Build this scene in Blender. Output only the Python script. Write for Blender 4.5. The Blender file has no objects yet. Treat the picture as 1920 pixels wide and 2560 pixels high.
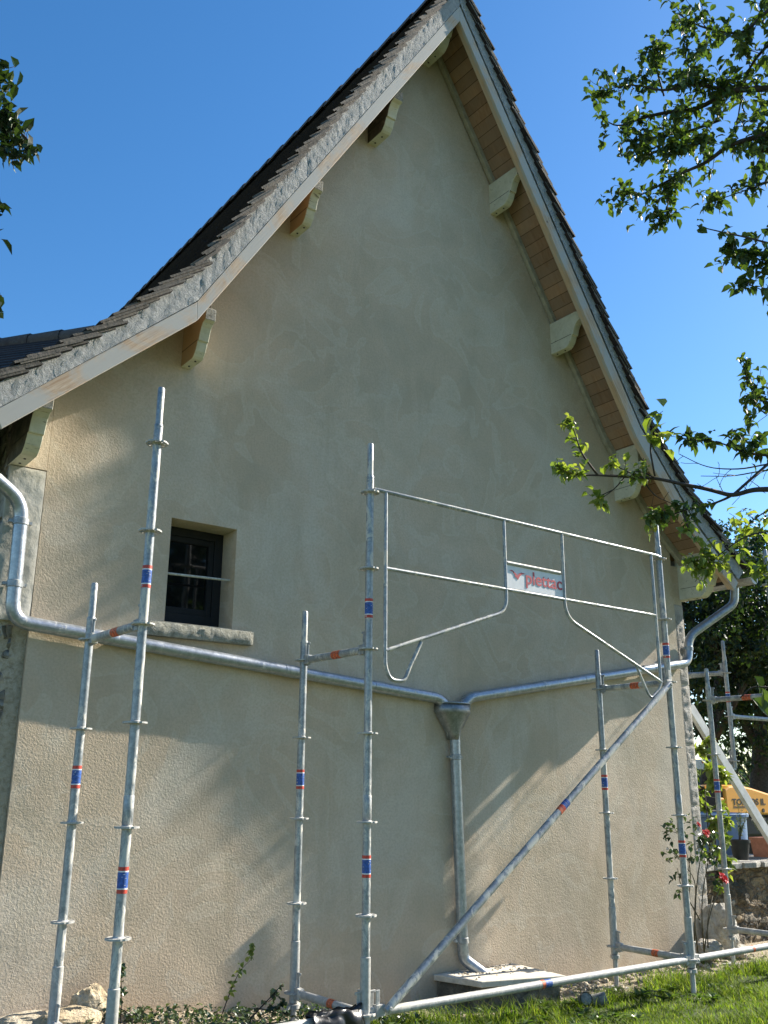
import bpy, math, random
import numpy as np
from mathutils import Vector, Matrix, noise as mnoise

# ------------------------------------------------------------------ camera, sky, sun, exposure
scene = bpy.context.scene
FPX = 2324.57
CAM = np.array([-3.3328, -4.5864, 1.1968])
def cam_axes(yaw, pitch, roll):
    cy, sy = math.cos(yaw), math.sin(yaw)
    Rz = np.array([[cy, -sy, 0], [sy, cy, 0], [0, 0, 1.0]])
    cp, sp = math.cos(pitch), math.sin(pitch)
    r = np.array([1.0, 0, 0]); f = np.array([0, cp, sp]); u = np.array([0, -sp, cp])
    c, s = math.cos(roll), math.sin(roll)
    return (Rz @ np.array([c*r+s*u, -s*r+c*u, f]).T)
MX = cam_axes(*[math.radians(a) for a in (-36.9115, 16.4571, 0.2996)])
cd = bpy.data.cameras.new("camera"); cam = bpy.data.objects.new("camera", cd)
scene.collection.objects.link(cam); scene.camera = cam
cd.sensor_fit = 'VERTICAL'; cd.sensor_height = 24.0; cd.lens = 24.0*FPX/2560.0
cd.clip_start = 0.05; cd.clip_end = 3000
m4 = Matrix.Identity(4)
for i in range(3):
    m4[i][0] = MX[i, 0]; m4[i][1] = MX[i, 1]; m4[i][2] = -MX[i, 2]; m4[i][3] = CAM[i]
cam.matrix_world = m4

SUN = Vector((7.8, -1.0, 5.3)).normalized()          # direction towards the sun
elev = math.asin(SUN.z); azim = math.atan2(SUN.x, SUN.y)
world = bpy.data.worlds.new("World"); scene.world = world; world.use_nodes = True
wn = world.node_tree; wn.nodes.clear()
sky = wn.nodes.new('ShaderNodeTexSky'); sky.sky_type = 'NISHITA'; sky.sun_disc = False
sky.sun_elevation = elev; sky.sun_rotation = azim
sky.air_density = 1.0; sky.dust_density = 0.4; sky.ozone_density = 2.2; sky.altitude = 300
bg = wn.nodes.new('ShaderNodeBackground'); bg.inputs[1].default_value = 0.084
wo = wn.nodes.new('ShaderNodeOutputWorld')
hs = wn.nodes.new('ShaderNodeHueSaturation'); hs.inputs['Saturation'].default_value = 1.30
wn.links.new(sky.outputs[0], hs.inputs['Color']); wn.links.new(hs.outputs[0], bg.inputs[0]); wn.links.new(bg.outputs[0], wo.inputs[0])
sl = bpy.data.lights.new("sun", 'SUN'); sl.energy = 5.0; sl.angle = math.radians(0.42); sl.color = (1.0, 0.93, 0.82)
so = bpy.data.objects.new("sun", sl); scene.collection.objects.link(so)
so.rotation_euler = (-SUN).to_track_quat('-Z', 'Y').to_euler(); so.location = (20, -5, 20)
vs = scene.view_settings
vs.view_transform = 'Standard'; vs.look = 'None'; vs.gamma = 1.0; vs.use_curve_mapping = False
vs.exposure = 1.36

# ------------------------------------------------------------------ helpers
def V(*a): return np.array(a, float)
def ray(u, v): return MX @ np.array([(u-960)/FPX, -(v-1280)/FPX, 1.0])
def AT(u, v, y):                     # point of the photograph at the wall-parallel depth y
    d = ray(u, v); return CAM + d*((y-CAM[1])/d[1])
def AD(u, v, dep): return CAM + ray(u, v)*dep
def rng(seed): return random.Random(seed)

class MB:
    def __init__(s): s.v = []; s.f = []; s.m = []
    def add(s, vs_, fs, mi=0):
        o = len(s.v); s.v.extend([tuple(map(float, p)) for p in vs_])
        s.f.extend([tuple(i+o for i in f) for f in fs]); s.m.extend([mi]*len(fs)); return s
    def box(s, a, b, mi=0):
        x0, y0, z0 = a; x1, y1, z1 = b
        return s.add([(x0,y0,z0),(x1,y0,z0),(x1,y1,z0),(x0,y1,z0),(x0,y0,z1),(x1,y0,z1),(x1,y1,z1),(x0,y1,z1)],
            [(0,3,2,1),(4,5,6,7),(0,1,5,4),(1,2,6,5),(2,3,7,6),(3,0,4,7)], mi)
    def prism(s, poly, e, mi=0):      # poly: 3d points, extruded by vector e
        n = len(poly); e = np.array(e, float)
        vs_ = [np.array(p, float) for p in poly]; vs_ += [p+e for p in vs_]
        return s.add(vs_, [tuple(range(n))[::-1], tuple(range(n, 2*n))]+[(i, (i+1) % n, n+(i+1) % n, n+i) for i in range(n)], mi)
    def obox(s, c, ax, hs, mi=0):     # oriented box, ax = three axes, hs = half sizes
        c = np.array(c, float); A = [np.array(a, float)*h for a, h in zip(ax, hs)]
        vs_ = [c+sx*A[0]+sy*A[1]+sz*A[2] for sz in (-1, 1) for sx, sy in ((-1,-1),(1,-1),(1,1),(-1,1))]
        return s.add(vs_, [(0,3,2,1),(4,5,6,7),(0,1,5,4),(1,2,6,5),(2,3,7,6),(3,0,4,7)], mi)
    def tube(s, pts, r, seg=16, mi=0, cap=True, flat=1.0):
        P = [np.array(p, float) for p in pts]; n = len(P)
        R = list(r) if hasattr(r, '__len__') else [r]*n
        T = []
        for i in range(n):
            t = P[min(i+1, n-1)]-P[max(i-1, 0)]; T.append(t/(np.linalg.norm(t)+1e-12))
        a = np.array([0, 0, 1.0]) if abs(T[0][2]) < 0.9 else np.array([0, 1.0, 0])
        N = np.cross(a, T[0]); N /= np.linalg.norm(N); o = len(s.v)
        for i in range(n):
            N = N-T[i]*(N@T[i]); N /= np.linalg.norm(N)+1e-12; B = np.cross(T[i], N)
            for k in range(seg):
                an = 2*math.pi*k/seg
                s.v.append(tuple(P[i]+R[i]*(math.cos(an)*N+flat*math.sin(an)*B)))
        for i in range(n-1):
            for k in range(seg):
                s.f.append((o+i*seg+k, o+i*seg+(k+1) % seg, o+(i+1)*seg+(k+1) % seg, o+(i+1)*seg+k)); s.m.append(mi)
        if cap:
            s.f.append(tuple(o+k for k in range(seg))[::-1]); s.m.append(mi)
            s.f.append(tuple(o+(n-1)*seg+k for k in range(seg))); s.m.append(mi)
        return s
    def lathe(s, c, prof, seg=24, mi=0):
        o = len(s.v); n = len(prof)
        for r, z in prof:
            for k in range(seg):
                an = 2*math.pi*k/seg; s.v.append((c[0]+r*math.cos(an), c[1]+r*math.sin(an), c[2]+z))
        for i in range(n-1):
            for k in range(seg):
                s.f.append((o+i*seg+k, o+i*seg+(k+1) % seg, o+(i+1)*seg+(k+1) % seg, o+(i+1)*seg+k)); s.m.append(mi)
        return s

COL = scene.collection
def tag(o, label=None, cat=None, group=None, kind=None):
    if label: o['label'] = label
    if cat: o['category'] = cat
    if group: o['group'] = group
    if kind: o['kind'] = kind
    return o
def thing(name, loc, label, cat, group=None):
    o = bpy.data.objects.new(name, None); o.empty_display_size = 0.1; COL.objects.link(o)
    o.location = loc; o['_w'] = [float(a) for a in loc]
    return tag(o, label, cat, group)
def wpos(o): return np.array(o['_w']) if o is not None and '_w' in o else np.zeros(3)
def build(name, mb, mats, parent=None, smooth=False, origin=None, bevel=0.0, autosmooth=None):
    """one mesh object; vertices given in world space"""
    org = np.array(origin, float) if origin is not None else wpos(parent)
    me = bpy.data.meshes.new(name)
    vv = np.array(mb.v, dtype=float).reshape(-1, 3)-org
    me.from_pydata([tuple(p) for p in vv], [], mb.f)
    if not isinstance(mats, (list, tuple)): mats = [mats]
    for m in mats: me.materials.append(m)
    if len(mats) > 1: me.polygons.foreach_set('material_index', mb.m)
    if smooth: me.polygons.foreach_set('use_smooth', [True]*len(me.polygons))
    me.update()
    if autosmooth: me.set_sharp_from_angle(angle=math.radians(autosmooth))
    o = bpy.data.objects.new(name, me); COL.objects.link(o)
    if parent is not None:
        o.parent = parent
        pw = wpos(parent); o.location = tuple(org-pw)
    else: o.location = tuple(org)
    o['_w'] = [float(a) for a in org]
    if bevel > 0:
        b = o.modifiers.new('bevel', 'BEVEL'); b.width = bevel; b.segments = 2; b.limit_method = 'ANGLE'
    return o
def copyobj(o, parent, loc_world, rotz=0.0):
    c = o.copy(); COL.objects.link(c); c.parent = parent
    c.location = tuple(np.array(loc_world)-wpos(parent)); c.rotation_euler = (0, 0, rotz)
    c['_w'] = [float(a) for a in loc_world]
    return c
def roundpath(pts, rad, n=6):
    P = [np.array(p, float) for p in pts]; out = [P[0]]
    for i in range(1, len(P)-1):
        a = P[i-1]-P[i]; b = P[i+1]-P[i]; la = np.linalg.norm(a); lb = np.linalg.norm(b)
        r = min(rad, la*0.45, lb*0.45); p0 = P[i]+a/la*r; p1 = P[i]+b/lb*r
        for k in range(n+1):
            t = k/n; out.append((1-t)**2*p0+2*t*(1-t)*P[i]+t*t*p1)
    out.append(P[-1]); return out
def N3(x, y, z): return mnoise.noise(Vector((x, y, z)))
def fbm(x, y, z, o=4):
    s = 0; a = 1; 
    for i in range(o):
        s += a*N3(x, y, z); x *= 2.03; y *= 2.03; z *= 2.03; a *= 0.5
    return s

# ------------------------------------------------------------------ materials
def mat(name, build_fn):
    m = bpy.data.materials.new(name); m.use_nodes = True
    nt = m.node_tree; b = nt.nodes['Principled BSDF']; build_fn(nt, b); return m
def L(nt, a, b): nt.links.new(a, b)
def coords(nt, scale=(1,1,1), world_=False):
    if world_:
        g = nt.nodes.new('ShaderNodeNewGeometry'); src = g.outputs['Position']
    else:
        t = nt.nodes.new('ShaderNodeTexCoord'); src = t.outputs['Object']
    mp = nt.nodes.new('ShaderNodeMapping'); mp.inputs['Scale'].default_value = scale
    L(nt, src, mp.inputs[0]); return mp.outputs[0]
def nz(nt, vec, scale, detail=4, rough=0.55, dist=0.0, out='Fac'):
    n = nt.nodes.new('ShaderNodeTexNoise'); n.inputs['Scale'].default_value = scale
    n.inputs['Detail'].default_value = detail; n.inputs['Roughness'].default_value = rough
    n.inputs['Distortion'].default_value = dist
    L(nt, vec, n.inputs['Vector']); return n.outputs[out]
def vor(nt, vec, scale, feat='F1', out='Distance'):
    n = nt.nodes.new('ShaderNodeTexVoronoi'); n.inputs['Scale'].default_value = scale; n.feature = feat
    L(nt, vec, n.inputs['Vector']); return n.outputs[out]
def ramp(nt, fac, stops):
    r = nt.nodes.new('ShaderNodeValToRGB'); e = r.color_ramp.elements
    while len(e) > 1: e.remove(e[-1])
    e[0].position = stops[0][0]; e[0].color = (*stops[0][1], 1) if hasattr(stops[0][1], '__len__') else (stops[0][1],)*3+(1,)
    for p, c in stops[1:]:
        k = e.new(p); k.color = (*c, 1) if hasattr(c, '__len__') else (c, c, c, 1)
    L(nt, fac, r.inputs[0]); return r.outputs[0]
def mixc(nt, fac, a, b, mode='MIX'):
    n = nt.nodes.new('ShaderNodeMix'); n.data_type = 'RGBA'; n.blend_type = mode
    for inp, x in ((n.inputs[0], fac), (n.inputs[6], a), (n.inputs[7], b)):
        if isinstance(x, (int, float)): inp.default_value = x
        elif isinstance(x, tuple): inp.default_value = (*x, 1)
        else: L(nt, x, inp)
    return n.outputs[2]
def mth(nt, op, a, b=0.0, c=None):
    n = nt.nodes.new('ShaderNodeMath'); n.operation = op
    for i, x in enumerate([a, b] + ([c] if c is not None else [])):
        if isinstance(x, (int, float)): n.inputs[i].default_value = x
        else: L(nt, x, n.inputs[i])
    return n.outputs[0]
def bump(nt, b, h, strength=1.0, dist=0.01, prev=None):
    n = nt.nodes.new('ShaderNodeBump'); n.inputs['Strength'].default_value = strength; n.inputs['Distance'].default_value = dist
    L(nt, h, n.inputs['Height'])
    if prev is not None: L(nt, prev, n.inputs['Normal'])
    L(nt, n.outputs[0], b.inputs['Normal']); return n.outputs[0]
def sep(nt, vec):
    s = nt.nodes.new('ShaderNodeSeparateXYZ'); L(nt, vec, s.inputs[0]); return s.outputs

def f_stucco(nt, b):
    c = coords(nt, world_=True)
    big = nz(nt, c, 0.55, 3, 0.5, 0.6); mid = nz(nt, c, 2.2, 5, 0.6, 0.8); fine = nz(nt, c, 60, 3, 0.6)
    col = ramp(nt, big, [(0.30, (0.515, 0.402, 0.282)), (0.5, (0.555, 0.438, 0.314)), (0.68, (0.590, 0.480, 0.358))])
    col = mixc(nt, ramp(nt, mid, [(0.42, 0.0), (0.62, 0.55)]), col, (0.43, 0.36, 0.255))
    st = nz(nt, coords(nt, (1.0, 1.0, 0.7), True), 0.75, 5, 0.55, 1.6)
    col = mixc(nt, ramp(nt, st, [(0.47, 0.0), (0.56, 0.35), (0.66, 0.7)]), col, (0.60, 0.53, 0.43))
    tw = nz(nt, coords(nt, (1.0, 1.0, 1.0), True), 1.25, 2, 0.4, 2.6)
    col = mixc(nt, ramp(nt, tw, [(0.495, 0.0), (0.515, 0.40), (0.60, 0.10)]), col, (0.62, 0.55, 0.43))
    dk_ = nz(nt, coords(nt, (1.7, 1.7, 0.35), True), 1.6, 6, 0.7, 0.6)
    col = mixc(nt, ramp(nt, dk_, [(0.54, 0.0), (0.72, 0.45)]), col, (0.38, 0.31, 0.21))
    col = mixc(nt, ramp(nt, fine, [(0.35, 0.35), (0.6, 0.0)]), col, (0.36, 0.30, 0.21))
    L(nt, col, b.inputs['Base Color']); b.inputs['Roughness'].default_value = 0.92
    g1 = nz(nt, c, 72, 4, 0.62, 0.3); g2 = nz(nt, c, 105, 2, 0.5); g3 = nz(nt, c, 5.5, 3, 0.5)
    h = mth(nt, 'MULTIPLY_ADD', g2, 0.35, g1)
    n1 = bump(nt, b, g3, 0.45, 0.010)
    amp = mth(nt, 'MULTIPLY', h, 1.0)
    bump(nt, b, amp, 0.9, 0.0042, n1)
stucco = mat('lime_render', f_stucco)

def f_stone(base, dark, light, sc=9, bd=0.02, bs=0.9):
    def f(nt, b):
        c = coords(nt, world_=True); n = nz(nt, c, sc, 6, 0.65, 0.5); m = nz(nt, c, sc*6, 4, 0.7)
        col = ramp(nt, n, [(0.3, dark), (0.5, base), (0.7, light)])
        col = mixc(nt, ramp(nt, m, [(0.3, 0.5), (0.5, 0.0)]), col, dark)
        L(nt, col, b.inputs['Base Color']); b.inputs['Roughness'].default_value = 0.93
        h = mth(nt, 'MULTIPLY_ADD', m, 0.5, n); bump(nt, b, h, bs, bd)
    return f
limestone = mat('grey_limestone', f_stone((0.36,0.34,0.30), (0.20,0.19,0.165), (0.48,0.46,0.42), 8, 0.03))
oldquoin = mat('old_limestone', f_stone((0.42,0.40,0.34), (0.30,0.28,0.23), (0.50,0.48,0.42), 5, 0.012, 0.6))
sillstone = mat('sill_stone', f_stone((0.36,0.35,0.29), (0.20,0.195,0.15), (0.50,0.49,0.42), 26, 0.03, 1.0))
rockm = mat('tan_rock', f_stone((0.46,0.37,0.24), (0.22,0.17,0.10), (0.60,0.52,0.38), 7, 0.04))
whiterock = mat('pale_rock', f_stone((0.50,0.46,0.38), (0.26,0.22,0.17), (0.68,0.64,0.56), 9, 0.05))
mortar = mat('verge_mortar', f_stone((0.34,0.34,0.325), (0.25,0.25,0.245), (0.46,0.455,0.43), 34, 0.010, 1.0))
slabm = mat('slab_concrete', f_stone((0.58,0.53,0.43), (0.44,0.39,0.31), (0.66,0.62,0.53), 12, 0.004, 0.6))
rubblem = mat('crumbled_mortar', f_stone((0.52,0.45,0.33), (0.33,0.27,0.18), (0.64,0.58,0.46), 30, 0.02, 1))
plinthm = mat('mossy_plinth', f_stone((0.17,0.15,0.11), (0.06,0.055,0.04), (0.32,0.27,0.19), 11, 0.04))

def f_drystone(nt, b):
    c = coords(nt, (1, 1, 1.7), True)
    w = nz(nt, c, 3.0, 4, 0.6, out='Color'); cc = mixc(nt, 0.35, c, w, 'ADD')
    e = vor(nt, cc, 6.2, 'DISTANCE_TO_EDGE'); cl = vor(nt, cc, 6.2, 'F1', 'Color'); s = sep(nt, cl)
    n = nz(nt, c, 18, 6, 0.7)
    col = ramp(nt, s[0], [(0.0, (0.17,0.12,0.07)), (0.35, (0.34,0.24,0.12)), (0.7, (0.26,0.21,0.15)), (1.0, (0.40,0.35,0.27))])
    col = mixc(nt, ramp(nt, n, [(0.35, 0.75), (0.6, 0.0)]), col, (0.06, 0.05, 0.035))
    moss = nz(nt, c, 2.6, 5, 0.7)
    col = mixc(nt, ramp(nt, moss, [(0.52, 0.0), (0.6, 0.9)]), col, (0.022, 0.024, 0.015))
    g = ramp(nt, e, [(0.0, 0.35), (0.14, 1.0)])
    col = mixc(nt, g, (0.16, 0.12, 0.075), col)
    L(nt, col, b.inputs['Base Color']); b.inputs['Roughness'].default_value = 0.95
    h = mth(nt, 'MULTIPLY_ADD', n, 0.45, g); bump(nt, b, h, 1.0, 0.05)
drystone = mat('dry_stone', f_drystone)
def f_rubble(nt, b):
    c = coords(nt, (1, 1, 1.3), True)
    w = nz(nt, c, 3.0, 4, 0.6, out='Color'); cc = mixc(nt, 0.12, c, w, 'ADD')
    e = vor(nt, cc, 4.2, 'DISTANCE_TO_EDGE'); s = sep(nt, vor(nt, cc, 4.2, 'F1', 'Color'))
    n = nz(nt, c, 22, 6, 0.7)
    col = ramp(nt, s[0], [(0.0, (0.36,0.345,0.30)), (0.5, (0.52,0.50,0.44)), (1.0, (0.27,0.24,0.19))])
    col = mixc(nt, ramp(nt, n, [(0.35, 0.6), (0.55, 0.0)]), col, (0.14, 0.13, 0.11))
    g = ramp(nt, e, [(0.02, 0.0), (0.12, 1.0)])
    col = mixc(nt, g, (0.22, 0.19, 0.145), col)
    L(nt, col, b.inputs['Base Color']); b.inputs['Roughness'].default_value = 0.95
    h = mth(nt, 'MULTIPLY_ADD', n, 0.4, g); bump(nt, b, h, 1.0, 0.06)
rubble = mat('rubble_wall', f_rubble)

def f_tile(c1, c2, c3, lich=(0.13, 0.12, 0.10)):
    def f(nt, b):
        g = nt.nodes.new('ShaderNodeNewGeometry'); c = coords(nt, world_=True)
        r = g.outputs['Random Per Island']; n = nz(nt, c, 30, 5, 0.7); l = nz(nt, c, 7, 5, 0.7)
        col = ramp(nt, r, [(0.0, c1), (0.5, c2), (1.0, c3)])
        col = mixc(nt, ramp(nt, n, [(0.45, 0.0), (0.65, 0.5)]), col, lich)
        col = mixc(nt, ramp(nt, l, [(0.5, 0.0), (0.7, 0.6)]), col, tuple(q*0.5 for q in c1))
        L(nt, col, b.inputs['Base Color']); b.inputs['Roughness'].default_value = 0.9
        bump(nt, b, n, 0.6, 0.008)
    return f
tile = mat('clay_roof_tile', f_tile((0.016,0.011,0.013), (0.022,0.015,0.017), (0.034,0.023,0.024), (0.035, 0.030, 0.030)))
tileedge = mat('lichened_tile_edge', f_tile((0.10,0.085,0.068), (0.15,0.125,0.10), (0.21,0.175,0.14)))
ridgem = mat('ridge_clay', f_tile((0.07,0.05,0.045), (0.09,0.065,0.055), (0.12,0.09,0.08)))

def f_wood(a, bcol, grey, greyamt, axis=(1, 1, 0.08), sc=14, plank=None):
    def f(nt, b):
        c = coords(nt, world_=True)
        t = nt.nodes.new('ShaderNodeTexCoord'); mp = nt.nodes.new('ShaderNodeMapping'); mp.inputs['Scale'].default_value = axis
        L(nt, t.outputs['UV'], mp.inputs[0]); g = nz(nt, mp.outputs[0], sc, 6, 0.65, 1.5)
        big = nz(nt, c, 2.6, 5, 0.65, 0.5); kn = vor(nt, c, 3.7)
        col = ramp(nt, g, [(0.3, a), (0.62, bcol)])
        col = mixc(nt, ramp(nt, kn, [(0.045, 0.85), (0.07, 0.0)]), col, (0.10, 0.055, 0.03))
        col = mixc(nt, ramp(nt, big, [(0.47, greyamt), (0.60, greyamt*0.12)]), col, grey)
        if plank:
            br = nt.nodes.new('ShaderNodeTexBrick'); br.offset = 0.0
            br.inputs['Scale'].default_value = 1.0; br.inputs['Brick Width'].default_value = 50; br.inputs['Row Height'].default_value = plank
            br.inputs['Mortar Size'].default_value = 0.0035; br.inputs['Mortar Smooth'].default_value = 0.3
            br.inputs['Color1'].default_value = (0.70,0.68,0.66,1); br.inputs['Color2'].default_value = (1.05,1.0,0.95,1); br.inputs['Mortar'].default_value = (0.25,0.2,0.15,1)
            L(nt, t.outputs['UV'], br.inputs['Vector']); col = mixc(nt, 1.0, col, br.outputs['Color'], 'MULTIPLY')
        L(nt, col, b.inputs['Base Color']); b.inputs['Roughness'].default_value = 0.8
        bump(nt, b, g, 0.35, 0.003)
    return f
barge = mat('weathered_larch', f_wood((0.38,0.22,0.11), (0.60,0.45,0.31), (0.43,0.415,0.38), 0.95, (0.5, 9, 1), 7))
soffitw = mat('soffit_pine', f_wood((0.29,0.165,0.09), (0.40,0.25,0.15), (0.33,0.24,0.17), 0.6, (2.2, 0.5, 1), 9, 0.115))
barewood = mat('bare_purlin_wood', f_wood((0.42,0.27,0.13), (0.55,0.38,0.20), (0.42,0.34,0.22), 0.4, (2, 2, 1), 9))
filletp = flat('fillet_grey_cream', (0.40,0.37,0.28), 0.7, var=0.15, sc=12) if False else None
rafterw = mat('rafter_pine', f_wood((0.46,0.30,0.17), (0.60,0.42,0.26), (0.46,0.42,0.35), 0.5, (0.4, 5, 1), 9))

def f_cream(nt, b):
    c = coords(nt, world_=True); n = nz(nt, c, 9, 5, 0.7, 0.5); v = nz(nt, coords(nt, (1, 6, 6), True), 6, 6, 0.75, 1.0)
    col = ramp(nt, n, [(0.3, (0.50,0.47,0.33)), (0.6, (0.62,0.59,0.45))])
    col = mixc(nt, ramp(nt, v, [(0.60, 0.0), (0.66, 0.8)]), col, (0.10, 0.085, 0.06))
    L(nt, col, b.inputs['Base Color']); b.inputs['Roughness'].default_value = 0.7; bump(nt, b, v, 0.4, 0.004)
cream = mat('cream_paint', f_cream)
shadedflank = mat('shaded_flank', f_stone((0.10,0.085,0.06), (0.05,0.045,0.03), (0.17,0.14,0.10), 14, 0.004, 0.4))  # near-black colour paints in the shadow on left corbel flanks
greyend = mat('weathered_end_grain', f_stone((0.24,0.24,0.21), (0.11,0.11,0.09), (0.36,0.35,0.31), 45, 0.012))

def f_galv(dark, light, spl, rough=0.42, met=0.85):
    def f(nt, b):
        c = coords(nt, world_=True); n = nz(nt, c, 22, 4, 0.7); v = vor(nt, c, 70, 'F1', 'Color'); s = sep(nt, v)
        col = ramp(nt, n, [(0.3, dark), (0.7, light)])
        col = mixc(nt, 0.18, col, s[0], 'MULTIPLY')
        p = nz(nt, coords(nt, (1, 1, 0.45), True), 11, 6, 0.75, 0.6)
        pf = ramp(nt, p, [(0.60-spl*0.12, 0.0), (0.66-spl*0.12, 1.0)])
        col = mixc(nt, pf, col, (0.55, 0.53, 0.47))
        L(nt, col, b.inputs['Base Color'])
        L(nt, ramp(nt, pf, [(0.0, met), (1.0, 0.0)]), b.inputs['Metallic'])
        L(nt, mth(nt, 'MULTIPLY_ADD', pf, 0.45, mth(nt, 'MULTIPLY_ADD', n, 0.2, rough-0.1)), b.inputs['Roughness'])
        h = mth(nt, 'MULTIPLY_ADD', pf, 0.6, n); bump(nt, b, h, 0.35, 0.0015)
    return f
galv = mat('galvanised_steel', f_galv((0.22,0.24,0.25), (0.43,0.45,0.46), 0.75, 0.42, 0.42))
galvd = mat('plaster_splashed_steel', f_galv((0.36,0.36,0.34), (0.50,0.49,0.46), 0.5, 0.55, 0.15))
zinc = mat('zinc_sheet', f_galv((0.30,0.33,0.36), (0.48,0.51,0.54), 0.0, 0.34, 0.65))
zincold = mat('old_zinc', f_galv((0.33,0.33,0.30), (0.48,0.47,0.43), 0.6, 0.5, 0.7))

def flat(name, col, rough=0.6, met=0.0, var=0.12, sc=20, bs=0.15):
    def f(nt, b):
        c = coords(nt, world_=True); n = nz(nt, c, sc, 5, 0.65)
        d = tuple(x*(1-var*2) for x in col); l = tuple(min(1, x*(1+var)) for x in col)
        L(nt, ramp(nt, n, [(0.3, d), (0.65, l)]), b.inputs['Base Color'])
        b.inputs['Roughness'].default_value = rough; b.inputs['Metallic'].default_value = met
        bump(nt, b, n, bs, 0.003)
    return mat(name, f)
filletm = flat('fillet_grey_cream', (0.36,0.33,0.25), 0.7, var=0.15, sc=12)
bluest = flat('blue_label', (0.03,0.10,0.36), 0.5, var=0.3, sc=90)
redst = flat('red_label', (0.55,0.06,0.035), 0.5, var=0.25, sc=90)
whitest = flat('white_label', (0.75,0.75,0.75), 0.5)
orangest = flat('orange_label', (0.62,0.13,0.05), 0.55, var=0.4, sc=80)
signw = flat('sign_white', (0.74,0.74,0.74), 0.45, var=0.04)
signr = flat('sign_red', (0.52,0.05,0.06), 0.5, var=0.1)
iron = flat('bar_grey_paint', (0.50,0.48,0.41), 0.6, var=0.2, sc=50)
darkframe = flat('dark_window_paint', (0.006,0.006,0.006), 0.75, var=0.2)
blackplastic = flat('black_plastic', (0.012,0.012,0.013), 0.32, var=0.2, sc=12, bs=0.6)
blackpot = flat('black_pot', (0.018,0.019,0.018), 0.55, var=0.2)
terracotta = flat('terracotta', (0.46,0.20,0.125), 0.8, var=0.12)
soilm = flat('pot_soil', (0.05,0.035,0.022), 0.95, var=0.3, sc=60, bs=0.8)
bluetub = flat('blue_grey_plastic', (0.13,0.22,0.38), 0.35, var=0.1, sc=8)
yellowm = flat('yellow_machine_paint', (0.74,0.33,0.035), 0.4, var=0.04)
blackpaint = flat('black_paint', (0.018,0.018,0.018), 0.6)
alum = flat('pale_board', (0.60,0.59,0.55), 0.55, 0.0, var=0.12, sc=9)
potgrey = flat('grey_clay_pipe', (0.25,0.25,0.23), 0.85, var=0.3, sc=30, bs=0.5)
roomdark = flat('dark_room', (0.02,0.02,0.022), 0.9)
def f_glass(nt, b):
    b.inputs['Base Color'].default_value = (0.006, 0.007, 0.008, 1); b.inputs['Roughness'].default_value = 0.04
    b.inputs['Specular IOR Level'].default_value = 0.5
    bump(nt, b, nz(nt, coords(nt, world_=True), 2.5, 2, 0.5), 0.12, 0.01)
glass = mat('window_glass', f_glass)

def f_leaf(c1, c2, c3, trans=0.35, rough=0.45, patch=None):
    def f(nt, b):
        g = nt.nodes.new('ShaderNodeNewGeometry'); r = g.outputs['Random Per Island']
        col = ramp(nt, r, [(0.0, c1), (0.55, c2), (1.0, c3)])
        if patch: col = mixc(nt, ramp(nt, nz(nt, coords(nt, world_=True), patch, 4, 0.65), [(0.40, 0.85), (0.60, 0.0)]), col, tuple(x*0.45 for x in c1))
        L(nt, col, b.inputs['Base Color']); b.inputs['Roughness'].default_value = rough
        b.inputs['Specular IOR Level'].default_value = 0.15 if patch else 0.5
        tr = nt.nodes.new('ShaderNodeBsdfTranslucent'); L(nt, mixc(nt, 1.0, col, (1.5, 1.7, 0.55), 'MULTIPLY'), tr.inputs[0])
        mx = nt.nodes.new('ShaderNodeMixShader'); mx.inputs[0].default_value = trans
        L(nt, b.outputs[0], mx.inputs[1]); L(nt, tr.outputs[0], mx.inputs[2])
        L(nt, mx.outputs[0], nt.nodes['Material Output'].inputs['Surface'])
    return f
appleleaf = mat('apple_leaf', f_leaf((0.028,0.050,0.018), (0.060,0.098,0.028), (0.115,0.15,0.035), 0.34, 0.52))
youngleaf = mat('young_leaf', f_leaf((0.12,0.165,0.035), (0.175,0.22,0.05), (0.26,0.27,0.09), 0.40, 0.42))
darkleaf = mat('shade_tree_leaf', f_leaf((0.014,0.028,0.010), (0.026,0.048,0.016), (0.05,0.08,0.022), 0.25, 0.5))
locustleaf = mat('oval_leaf', f_leaf((0.014,0.028,0.012), (0.024,0.044,0.015), (0.06,0.09,0.025), 0.22, 0.45))
roseleaf = mat('rose_leaf', f_leaf((0.022,0.045,0.028), (0.045,0.075,0.04), (0.09,0.12,0.05), 0.25, 0.28))
grassm = mat('grass_blade', f_leaf((0.10,0.16,0.022), (0.17,0.245,0.035), (0.34,0.34,0.10), 0.45, 0.6, 4.5))
weedm = mat('weed_leaf', f_leaf((0.05,0.09,0.02), (0.08,0.13,0.035), (0.12,0.17,0.05), 0.35, 0.3))
bluegreen = mat('conifer_needle', f_leaf((0.07,0.10,0.06), (0.10,0.14,0.08), (0.14,0.17,0.09), 0.2, 0.6))
petal = mat('red_petal', f_leaf((0.45,0.015,0.03), (0.60,0.03,0.04), (0.70,0.07,0.08), 0.2, 0.5))
podm = mat('dry_pod', f_leaf((0.30,0.27,0.16), (0.42,0.38,0.24), (0.20,0.13,0.08), 0.2, 0.7))
bark = flat('grey_bark', (0.075,0.062,0.05), 0.9, var=0.3, sc=25, bs=0.8)
twigm = flat('dark_twig', (0.05,0.036,0.028), 0.85, var=0.25, sc=30)
greentwig = flat('rose_stem_bark', (0.085,0.07,0.035), 0.7, var=0.3, sc=30)

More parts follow.
